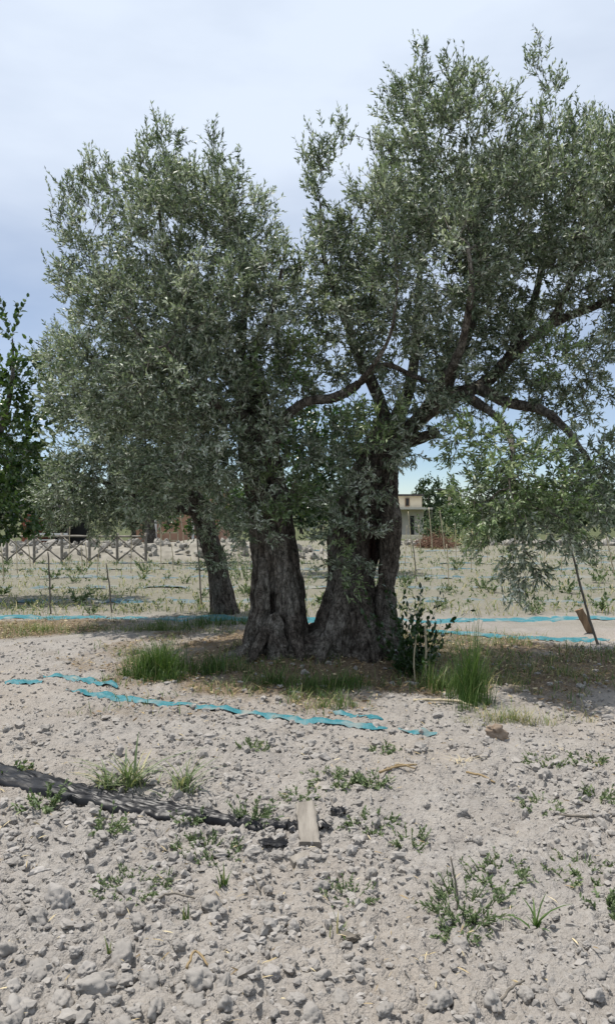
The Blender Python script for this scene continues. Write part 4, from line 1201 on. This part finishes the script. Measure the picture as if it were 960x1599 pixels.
W('weed above the low one right of the grey board', 515, 1222, .16, 30, .07, .024, .55, lean=1.5)
W('small weed between the film and the pale straw', 580, 1226, .09, 18, .09, .026, .5)
W('thin weed left of the small weeds in mid soil', 468, 1250, .10, 18, .07, .022, .5)
W('weed tuft with dark stems right of mid soil', 640, 1318, .08, 12, .08, .02, .6)
W('grey weed at right, below the dull brown lump', 850, 1195, .12, 24, .08, .022, .55, lean=1.4)
W('grey weed beside the right edge, level with the pale straw', 912, 1192, .12, 20, .07, .022, .55, lean=1.4)
W('little weed at right over the brown twig', 845, 1262, .10, 20, .07, .02, .6, lean=1.4)
W('pale weed at the right edge over the brown twig', 935, 1248, .08, 14, .09, .022, .55)
W('small weed under the right end of the teal strip', 598, 1176, .09, 16, .07, .024, .5)
W('faint weed under the middle of the teal strip', 395, 1170, .09, 14, .07, .024, .6)
grass_tuft('lone upright grass sprig left of centre in the foreground', 264, 1378, .018, 9, .14, .012, .35, .25, name='grass_sprig')
grass_tuft('bright upright grass sprig below the film tip', 348, 1388, .035, 16, .15, .010, .5, .35, name='grass_sprig')
grass_tuft('thin grass sprig among the crumbs below the two upright ones', 292, 1440, .03, 8, .11, .009, .5, .4, name='grass_sprig')
grass_tuft('reddish dry sprig among the large clods at the left', 170, 1492, .02, 7, .10, .008, .9, .35, name='grass_sprig')
grass_tuft('three bladed dark grass seedling at the right of the foreground', 836, 1450, .02, 8, .14, .016, .3, .7, name='grass_sprig')
grass_tuft('pale grass blades beside the dark stone', 530, 1462, .05, 7, .10, .008, .75, .6, name='grass_sprig')

# sucker shoots at the right of the trunk
leafy_weed('leafy sucker shrub with dark leaves against the right trunk', 640, 1050, .22, 55, .85, .08, .2, M_citrus, 'sucker_shrub', 'shrub', nleaf=14, wid=.42, lean=.16)
leafy_weed('thin leafy shoot standing between the two trunks', 482, 1000, .08, 10, .9, .06, .6, M_olive, 'sucker_shoot', 'shrub', nleaf=16, wid=.25, lean=.15, shape=LEAF)


def stick(name, label, pts, r, mat, cat, group=None, sides=7):
    g = np.random.default_rng(abs(hash(label)) % 1000 if False else sum(map(ord, label)))
    K = np.array(pts, float)
    P = catmull(K, 12)
    P[1:-1] += g.normal(size=(10, 3)) * r * 0.25
    rr = np.linspace(r, r * 0.75, 12) * (1 + 0.12 * (np.arange(12) % 4 == 0))
    return tag(obj(name, MB().tube(P, rr, sides).mesh(name), mat), label, cat, group)


for lbl, pts, r, mat in [
        ('pale dead sapling standing right of the trunk among suckers', [(663, 1062), (665, 1020), (664, 975)], .012, M_cane),
        ('thin dead sapling leaning left of the pale dead one', [(648, 1065), (646, 1030), (650, 990)], .008, M_cane)]:
    Y = gp(*pts[0])[1]
    stick('dead_sapling', lbl, [at(x, y, Y) - [0, 0, .01 if i else .03] for i, (x, y) in enumerate(pts)], r, mat, 'sapling')
for lbl, pts, r, mat in [
        ('pale straw stalk lying on the soil at centre right', [(592, 1212), (620, 1206), (650, 1200)], .008, M_straw),
        ('second pale straw stalk beside the first', [(600, 1206), (625, 1203), (648, 1206)], .006, M_straw),
        ('pale straw stalk lying near the yellow straw patch', [(728, 1212), (748, 1219), (772, 1228)], .007, M_straw),
        ('brown twig lying at the right edge', [(872, 1280), (905, 1284), (935, 1280), (965, 1276)], .008, M_stake),
        ('short stick lying in the crumbs at the bottom right', [(782, 1573), (800, 1557), (818, 1542)], .005, M_stake),
        ('bent straw lying over clods left of bottom centre', [(292, 1522), (306, 1500), (326, 1519)], .005, M_straw),
        ('dark curved twig under the two upright sprigs', [(245, 1412), (270, 1408), (305, 1412)], .005, M_stake),
        ('thin dark twig right of the bright sprig', [(385, 1374), (398, 1386), (406, 1400)], .005, M_stake),
        ('pale stick on the shaded ground below the tall dark clump', [(645, 1098), (700, 1100), (738, 1106)], .012, M_cane)]:
    K = [gp(x, y) + [0, 0, .022 + (.012 if i == 1 else 0)] for i, (x, y) in enumerate(pts)]
    stick('straw_stalk' if mat is M_straw else 'twig', lbl, K, r, mat, 'stalk' if mat is M_straw else 'twig')
Y = gp(712, 1420)[1]
stick('dead_stalk', 'bare dark stalk rising from the bushy weed at right', [at(714, 1424, Y), at(712, 1385, Y), at(703, 1338, Y)], .004, M_stake, 'stalk')
grass_tuft('flat patch of yellow straw on the soil at right', 720, 1192, .09, 40, .05, .005, .95, 1.6, M_straw, 'straw_patch', 'straw')

# dead leaves under the tree and dry bits over the soil: nobody could count them
gl = np.random.default_rng(5)
def litter(n, mask, x0, x1, y0, y1, L0, L1, tint, tsd, name, label, wid=.28):
    x = x0 + (x1 - x0) * gl.random(n * 4); y = y0 + (y1 - y0) * gl.random(n * 4)
    k = gl.random(n * 4) < mask(x, y)
    x, y = x[k][:n], y[k][:n]; n = len(x)
    a = gl.random(n) * 6.28
    ax = np.stack([np.cos(a), np.sin(a), gl.normal(size=n) * .3], 1)
    nr = np.array([0, 0, 1.0]) + gl.normal(size=(n, 3)) * .45
    ll = L0 + (L1 - L0) * gl.random(n)
    mb = MB()
    leaves_into(mb, onground(x, y, .012 + .012 * 0 + .01 * gl.random(n)), ax, nr, ll, ll * wid, np.clip(tint + tsd * gl.normal(size=n), 0, 1))
    tag(obj(name, mb.mesh(name), M_straw), label, 'leaf litter' if 'leaf' in name else 'straw', kind='stuff')


litter(9000, lambda x, y: litter_mask(x, y), -4.5, 6, 5.8, 11.5, .03, .065, .4, .25, 'leaf_litter', 'brown dead leaves on the shaded ground under the olive')
litter(2600, lambda x, y: .25 + .75 * (n2(x, y, 1.1, 3, 14) > .55), -4, 4.5, 2.2, 9.5, .02, .06, .68, .18, 'dry_straw', 'dry straw bits strewn over the pale soil', .12)

n = 30000
x = -4 + 9.5 * gl.random(n); y = 6.0 + 6.0 * gl.random(n)
k = gl.random(n) < litter_mask(x, y) * (n2(x, y, 1.8, 3, 17) > .47)
x, y = x[k], y[k]; n = len(x)
mb = MB()
blades_into(mb, onground(x, y), .04 + .12 * gl.random(n) ** 2, np.full(n, .8), np.full(n, .006), np.where(gl.random(n) < .55, .35, .85) + .15 * gl.normal(size=n), gl)
tag(obj('ground_cover', mb.mesh('ground_cover'), M_grass), 'low green and dry weeds in the shade under the olive', 'ground cover', kind='stuff')

# ------------------------------------------------------------------ the field behind
gf = np.random.default_rng(77)
sd_x, sd_h = [], []
SEEDG = 'seedlings planted in rows across the field'
proto = []
for k in range(4):
    n = 9
    a = gf.random(n) * 6.28
    d = np.stack([np.cos(a) * .7, np.sin(a) * .7, np.full(n, .9)], 1)
    ml = MB()
    twigs_into(ml, ml, np.stack([np.cos(a) * .04, np.sin(a) * .04, np.zeros(n)], 1), d, .16 + .2 * gf.random(n), 10, .085, .42, np.full(n, .42), gf, BROAD, droop=.1, spread=1.0)
    me = ml.mesh('seedling'); me.materials.append(M_weed)
    proto.append(me)
cnt = 0
for ri, y0 in enumerate([12.7, 15.0, 17.5, 20.2, 22.8, 25.8, 29.5]):
    half = y0 * 0.43
    x = -half
    while x < half:
        x += 0.5 * (0.8 + 0.5 * gf.random()) * (1 + .02 * y0)
        if gf.random() < .25: continue
        y = y0 + gf.normal() * .45
        o = obj('seedling', proto[cnt % 4], loc=(x, y, float(H(x, y)) + .01), rot=(0, 0, gf.random() * 6.28))
        s = .35 + .85 * gf.random() ** 1.3
        o.scale = (s, s, s)
        tag(o, 'low green seedling in the %s row of the field behind the olives' % ['nearest', 'second', 'third', 'fourth', 'fifth', 'sixth', 'farthest'][ri], 'seedling', SEEDG)
        cnt += 1
# dry weeds of the field
n = 10000
y = 11.8 + 26 * gf.random(n) ** 1.4
x = (gf.random(n) - .5) * y * 1.1
keep = n2(x, y, .8, 3, 15) + .15 * gf.random(n) > .52
x, y = x[keep], y[keep]; n = len(x)
mb = MB()
blades_into(mb, onground(x, y), .05 + .2 * gf.random(n) ** 2, np.full(n, .9), .007 + .0004 * y, np.where(gf.random(n) < .22, .6, .95) + .12 * gf.normal(size=n), gf)
tag(obj('dry_grass', mb.mesh('dry_grass'), M_grass), 'thin dry grass between the rows of the field', 'grass', kind='stuff')

n = 5200
y = 12.2 + 24 * gf.random(n) ** 1.3
x = (gf.random(n) - .5) * y * 1.05
keep = n2(x, y, 1.3, 3, 19) + .1 * gf.random(n) + .12 * np.cos((y - 12.7) * 2.45) > .56
x, y = x[keep], y[keep]; n = len(x)
ml = MB()
d = np.stack([gf.normal(size=n) * .6, gf.normal(size=n) * .6, np.full(n, .8)], 1)
twigs_into(ml, None, onground(x, y), d, .06 + .16 * gf.random(n) ** 1.5, 6, .07, .38, np.clip(.5 + .3 * gf.normal(size=n), .1, 1), gf, SLIM, droop=.1, spread=1.0)
tag(obj('field_weeds', ml.mesh('field_weeds'), M_weed), 'patchy grey green weeds growing all over the planted field', 'weeds', kind='stuff')

# canes and stakes: label, foot pixel, top pixel, radius, material
for lbl, f, t, r, m in [
        ('pale cane at the left edge before the wooden fence', (7, 908), (0, 838), .013, M_cane),
        ('dark stake at left standing before the fence brace', (79, 960), (75, 862), .014, M_stake),
        ('thin dark stake left of the grass behind the bright clump', (175, 958), (166, 880), .013, M_stake),
        ('slanting pale cane with its top in the left foliage', (86, 866), (74, 824), .018, M_cane),
        ('pale cane left of the slanting cane before the fence', (48, 884), (43, 838), .016, M_cane),
        ('short pale cane before the middle of the fence', (129, 897), (127, 852), .016, M_cane),
        ('pale cane before the right half of the fence', (136, 886), (134, 848), .016, M_cane),
        ('tall dark stake left of the leaning olive trunk', (315, 945), (304, 800), .015, M_stake),
        ('pale cane behind the tall dark stake', (290, 870), (282, 806), .018, M_cane),
        ('second pale cane behind the tall dark stake', (296, 868), (292, 812), .016, M_cane),
        ('tall pale cane in front of the brown brush pile', (675, 860), (669, 793), .022, M_cane),
        ('pale cane right of the brown brush pile cane', (694, 862), (686, 796), .020, M_cane),
        ('pale cane left of the brown brush pile', (656, 862), (653, 820), .020, M_cane),
        ('cane in front of the house porch', (643, 872), (637, 799), .016, M_cane),
        ('thin dark stake in front of the house', (650, 908), (643, 842), .014, M_stake),
        ('short pale cane beside the right trunk', (623, 868), (621, 838), .018, M_cane),
        ('pale cane leaning at the right edge of the field', (958, 896), (944, 832), .018, M_cane),
        ('pale cane rising into the hanging foliage at right', (804, 868), (802, 778), .02, M_cane),
        ('far pale cane left of the leaning trunk by the rubble', (271, 893), (268, 850), .014, M_cane),
        ('thin cane between the tall grass and the trunk suckers', (700, 925), (697, 850), .010, M_cane)]:
    b = gp(*f)
    stick('garden_cane' if m is M_cane else 'garden_stake', lbl, [b - [0, 0, .05], (b + at(t[0], t[1], b[1])) / 2 + [.01, 0, 0], at(t[0], t[1], b[1])], r, m, 'cane' if m is M_cane else 'stake', 'canes and stakes in the field')
b = gp(934, 1006)
stick('garden_stake', 'bent dark stake with a pale foot leaning at the right', [b - [0, 0, .04], at(921, 972, b[1]), at(908, 925, b[1]), at(892, 862, b[1])], .017, M_stake, 'stake', 'canes and stakes in the field')

for px, py, h in [(28, 896, 1.15), (108, 889, 1.2), (152, 902, 1.1), (205, 895, 1.2), (252, 886, 1.2), (330, 892, 1.1), (372, 900, 1.0), (505, 890, 1.2), (632, 884, 1.2), (712, 880, 1.25), (735, 894, 1.1), (760, 878, 1.2), (848, 882, 1.15), (876, 894, 1.1), (918, 880, 1.2), (938, 888, 1.1)]:
    b = gp(px, py)
    tx = gf.normal() * .06
    o = stick('garden_cane', 'thin pale cane standing far out among the seedling rows', [b - [0, 0, .05], b + [tx * .4, 0, h * .5], b + [tx, 0, h]], .012, M_cane, 'cane', 'thin canes among the seedling rows')

# rustic fence with crossed braces
fence = thing('wooden_fence', 'rustic wooden fence with crossed braces at the left behind the field', 'fence')
FY = 24.0
post_px = [-75, -32, 11, 54, 97, 140, 184, 228]
def log(name, A, B, r):
    obj(name, MB().tube(catmull(np.array([A, (np.asarray(A) + B) / 2 + gf.normal(size=3) * .015, B]), 5), [r, r * .97, r, r * .95, r * .92], 7).mesh(name), M_fence, parent=fence)
for i, px in enumerate(post_px):
    x = (px - CX) / F * FY
    log('post', np.array([x, FY, -.15]), np.array([x, FY, .95]), .045)
    if i < len(post_px) - 1:
        x2 = (post_px[i + 1] - CX) / F * FY
        log('rail', np.array([x, FY - .07, .84]), np.array([x2, FY - .07, .84]), .034)
        log('brace', np.array([x + .03, FY - .05, .10]), np.array([x2 - .03, FY - .05, .80]), .028)
        log('brace', np.array([x + .03, FY + .05, .80]), np.array([x2 - .03, FY + .05, .10]), .028)

# rubble bank behind the fence and stone edging at the right
stone_me = []
for k in range(5):
    v, t_ = lumpy(60 + k, 1, .9)
    me = mk_mesh('stone', v, t_, smooth=False); me.materials.append(M_stone)
    stone_me.append(me)


def stones(root, n, pos, size):
    for i in range(n):
        p, s = pos(i), size(i)
        o = obj('stone', stone_me[i % 5], parent=root, loc=p, rot=gf.random(3) * 6)
        o.scale = (s * (1 + .3 * gf.random()), s, s * .8)


bank = thing('rubble_bank', 'pale stony bank behind the wooden fence and the leaning olive', 'rubble')
bx = np.linspace(-11, 1.5, 90); by = np.linspace(25.2, 30, 16)
BX, BY = np.meshgrid(bx, by)
prof = np.sin(np.clip((BY - 25.2) / 4.8, 0, 1) * np.pi) ** .7
BZ = H(BX, BY) + prof * (.25 + .55 * n2(BX, BY, .5, 3, 88)) * np.clip((1.5 - BX) / 3, 0, 1) - .05 + .12 * (n2(BX, BY, 2.5, 3, 89) - .5) * prof
obj('earth_bank', mk_mesh('earth_bank', np.stack([BX, BY, BZ], -1).reshape(-1, 3), quads=grid_quads(16, 90, wrap=False), attrs={'tint': np.full(BX.size, .1)}), M_bank, parent=bank)
def bpos(i):
    x = -10.5 + 11 * gf.random(); y = 25.5 + 2.2 * gf.random()
    pz = math.sin((y - 25.2) / 4.8 * math.pi) ** .7 * .48
    return (x, y, pz * min(1, (1.5 - x) / 3) + .02)
stones(bank, 150, bpos, lambda i: .07 + .13 * gf.random() ** 2)
edge = thing('stone_edging', 'low line of pale stones along the far side of the field', 'stones')
stones(edge, 90, lambda i: (2.5 + 13.5 * i / 90 + gf.normal() * .05, 37 + gf.normal() * .25, float(H(5, 37)) + .08), lambda i: .11 + .14 * gf.random())

# brush pile
bp = gp(678, 856)
mb = MB()
for i in range(260):
    a = gf.random() * 6.28; r = .95 * math.sqrt(gf.random())
    c = np.array([bp[0] + r * math.cos(a) * .85, bp[1] + r * math.sin(a) * .8, bp[2] + .05 + (1 - r) * .75 * gf.random()])
    d = norm(gf.normal(size=3) * [1, 1, .55] + [0, 0, .25]) * (.2 + .35 * gf.random())
    mb.tube(np.array([c - d, c + gf.normal(size=3) * .03, c + d]), [.014, .011, .005], 4, False)
tag(obj('brush_pile', mb.mesh('brush_pile'), M_brush), 'heap of reddish brown pruned brush in front of the house', 'brush pile')

# house beyond the field
HY = 95.0
house = thing('house', 'cream flat roofed house with a porch right of the thick trunk', 'house')
def hx(px): return (px - CX) / F * HY
def hz(py): return EYE - (py - CY) / F * HY
def hbox(name, x0, x1, y0, y1, d0, d1, mat, parent):
    """box between photo columns x0..x1, rows y0..y1 and depths d0..d1 behind the house front"""
    c = np.array([(hx(x0) + hx(x1)) / 2, HY + (d0 + d1) / 2, (hz(y0) + hz(y1)) / 2])
    h = np.array([abs(hx(x1) - hx(x0)) / 2, (d1 - d0) / 2, abs(hz(y0) - hz(y1)) / 2])
    return obj(name, MB().box(c, h).mesh(name, False), mat, parent=parent)
hbox('wall', 570, 661, 795.5, 848, 0, 7, M_grey_render, house)
hbox('upper_wall', 575, 659.5, 775, 793, .6, 6.5, M_cream, house)
rf = hbox('roof', 572, 662, 772, 775, .2, 7, M_roof, house)
hbox('porch_slab', 568, 671, 793, 796, -2.2, 7.4, M_grey_render, house)
for x in (612, 669):
    hbox('porch_post', x, x + 1.6, 796, 846, -2.0, -1.8, M_stake, house)
for x0, x1, y0, y1 in ((633, 640, 778, 791), (596, 604, 778, 791)):
    w_ = hbox('window', x0, x1, y0, y1, .5, .6, M_brownboard, house)
    hbox('pane', x0 + 1.2, x1 - 1.2, y0 + 1.2, y1 - 1.2, .46, .49, M_dark, w_)
hbox('door', 640, 646, 806, 845, -.08, -.002, M_dark, house)
w_ = hbox('window', 618, 627, 812, 826, -.08, -.002, M_brownboard, house)
hbox('pane', 619.2, 625.8, 813.5, 824.5, -.12, -.085, M_dark, w_)
hbox('terrace_wall', 560, 664, 834, 846, -5.0, -4.8, M_cream, house)

# utility pole
pole = thing('utility_pole', 'tall thin utility pole beyond the brush pile', 'utility pole')
PY = 82.0
px_, pzb = (701.5 - CX) / F * PY, float(H(15, PY))
obj('pole', MB().tube([[px_, PY, pzb - .3], [px_, PY, 2.0], [px_, PY, EYE + 38 / F * PY]], [.17, .15, .12], 9).mesh('pole'), M_cane, parent=pole)
obj('crossarm', MB().box([px_ - .6, PY, EYE + 35 / F * PY], [.9, .06, .06]).mesh('crossarm', False), M_stake, parent=pole)

# salmon outbuilding and dark shed at the left
SY = 44.0
out = thing('outbuilding', 'low salmon coloured building with white trim behind the rubble bank', 'building')
def sx(px): return (px - CX) / F * SY
def sbox(name, x0, x1, z0, z1, y0, y1, mat, parent=out):
    c = np.array([(sx(x0) + sx(x1)) / 2, (y0 + y1) / 2, (z0 + z1) / 2]); h = np.array([(sx(x1) - sx(x0)) / 2, (y1 - y0) / 2, (z1 - z0) / 2])
    return obj(name, MB().box(c, h).mesh(name, False), mat, parent=parent)
sbox('wall', 205, 345, -.5, 2.8, SY, SY + 5, M_salmon)
sbox('roof', 198, 352, 2.8, 3.0, SY - .6, SY + 5.4, M_roof)
for x in (226, 242, 300):
    sbox('trim', x, x + 3.5, -.4, 2.2, SY - .12, SY - .01, M_white)
d_ = sbox('door', 230, 241.5, -.4, 1.9, SY - .06, SY - .004, M_brownboard)
sbox('handle', 239.4, 240.4, .7, .85, SY - .1, SY - .064, M_stake, d_)
for z in (-.02, .42):
    sbox('railing_bar', 246, 285, z, z + .07, SY - 1.5, SY - 1.43, M_cane)
for x in (246, 259, 272, 284):
    sbox('railing_post', x, x + 1.6, -.5, .55, SY - 1.5, SY - 1.43, M_cane)
shed = thing('shed', 'dark open shed with a rusty side wall behind the fence at left', 'shed')
SY = 33.0
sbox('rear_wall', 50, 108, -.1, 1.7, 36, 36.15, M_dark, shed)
sbox('side_wall', 34, 50, -.1, 1.5, 33.0, 36.2, M_rust, shed)
sbox('roof', 28, 116, 1.8, 1.9, 32.4, 36.6, M_roof, shed)
for x in (52, 80, 106):
    sbox('post', x, x + 2.5, -.1, 1.8, 32.9, 33.0, M_stake, shed)
sbox('rail', 50, 108, .62, .7, 32.8, 32.88, M_white, shed)
sbox('rail', 50, 108, .38, .43, 32.8, 32.88, M_white, shed)

# ---- trees and bushes at the back
def far_tree(label, px, Y, top, rx, seed, mat=M_pine, tint=.45, low=790, leaf=.2, rstem=.18, nm='far_tree', dens=1.0, group='trees on the far side of the field', lobes=9):
    g = np.random.default_rng(seed)
    base = gp(px, CY + (EYE - float(H((px - CX) / F * Y, Y))) / Y * F)
    by_ = CY + (EYE - base[2]) / Y * F
    mid = (top + low) / 2; ry = (low - top) / 2
    bl = [(px, mid, rx * .7, ry * .75, Y, rx * Y / F * .7, dens, .4, 0)]
    for i in range(lobes):
        a = g.random() * 6.28; k = .45 + .3 * g.random()
        bl.append((px + rx * .62 * math.cos(a), mid + ry * .62 * math.sin(a), rx * k * .75, ry * k * .75, Y + g.normal() * rx * Y / F * .3, rx * Y / F * .4, dens, .4, 0))
    sp = leaf * 2.2
    return leafy_tree(label, (px, by_ + 1, Y), [(px + 2, (by_ * 2 + low) / 3, .9), (px, low, .8), (px, mid, .5), (px + 1, top + ry * .4, .15)], bl, seed, sp, .9 / sp ** 3, leaf, mat, nleaf=9, twigs=6, name=nm, wid=.6, twig_len=(leaf * 1.6, leaf * 3.6), tint=tint, rstem=rstem, group=group, sides=4)


far_tree('dark conifer like tree right behind the house', 668, 105, 752, 26, 501, low=835, leaf=.42, rstem=.3)
far_tree('dark tree behind the utility pole', 700, 112, 757, 30, 502, low=838, leaf=.45, rstem=.3)
far_tree('bright green tree right of the utility pole', 740, 70, 782, 34, 503, tint=.75, low=838, leaf=.3, mat=M_citrus)
far_tree('green tree behind the hanging foliage at right', 815, 64, 768, 50, 504, tint=.6, low=835, leaf=.3)
far_tree('green tree at the far right edge behind the field', 905, 60, 760, 56, 505, tint=.55, low=832, leaf=.3)
far_tree('large dark tree outside the right end of the stones', 1000, 62, 745, 60, 506, low=832, leaf=.32)
far_tree('tree far off between the two trunks', 470, 70, 748, 50, 507, low=830, leaf=.32)
far_tree('tree far off left of the two trunks', 390, 64, 760, 50, 508, low=835, leaf=.3)
far_tree('grey trunked olive on the bank behind the fence', 233, 33, 700, 62, 509, low=815, leaf=.13, rstem=.28, mat=M_olive, nm='olive_tree', lobes=10)
far_tree('thin trunked olive left of the grey trunked one on the bank', 208, 36, 730, 40, 510, low=822, leaf=.14, rstem=.14, mat=M_olive, nm='olive_tree')
far_tree('dark tree over the shed at left', 70, 42, 720, 70, 511, low=828, leaf=.2)
far_tree('dark tree at the far left behind the glossy leaved tree', -20, 46, 690, 70, 512, low=830, leaf=.22)
far_tree('tree far behind the salmon building', 320, 58, 745, 60, 513, low=828, leaf=.28)
far_tree('tree hidden mostly by the thick trunk beside the house', 560, 110, 745, 44, 514, low=835, leaf=.45)
leafy_weed('grey green bush behind the brush pile', 692, 850, .9, 90, 1.9, .22, .55, M_pine, 'bush', 'bush', nleaf=12, wid=.5, lean=.5)
leafy_weed('pale dry bush right of the brush pile', 722, 853, .9, 80, 1.0, .16, .85, M_weed, 'bush', 'bush', nleaf=12, wid=.3, lean=.5)
leafy_weed('green bush before the bright tree right of the pole', 770, 850, 1.2, 100, 1.6, .2, .4, M_pine, 'bush', 'bush', nleaf=12, wid=.5, lean=.5)
leafy_weed('pale shrub at the foot of the bank beside the left trunk', 385, 905, .5, 50, .8, .08, .6, M_weed, 'bush', 'bush', nleaf=12, wid=.35, lean=.5)
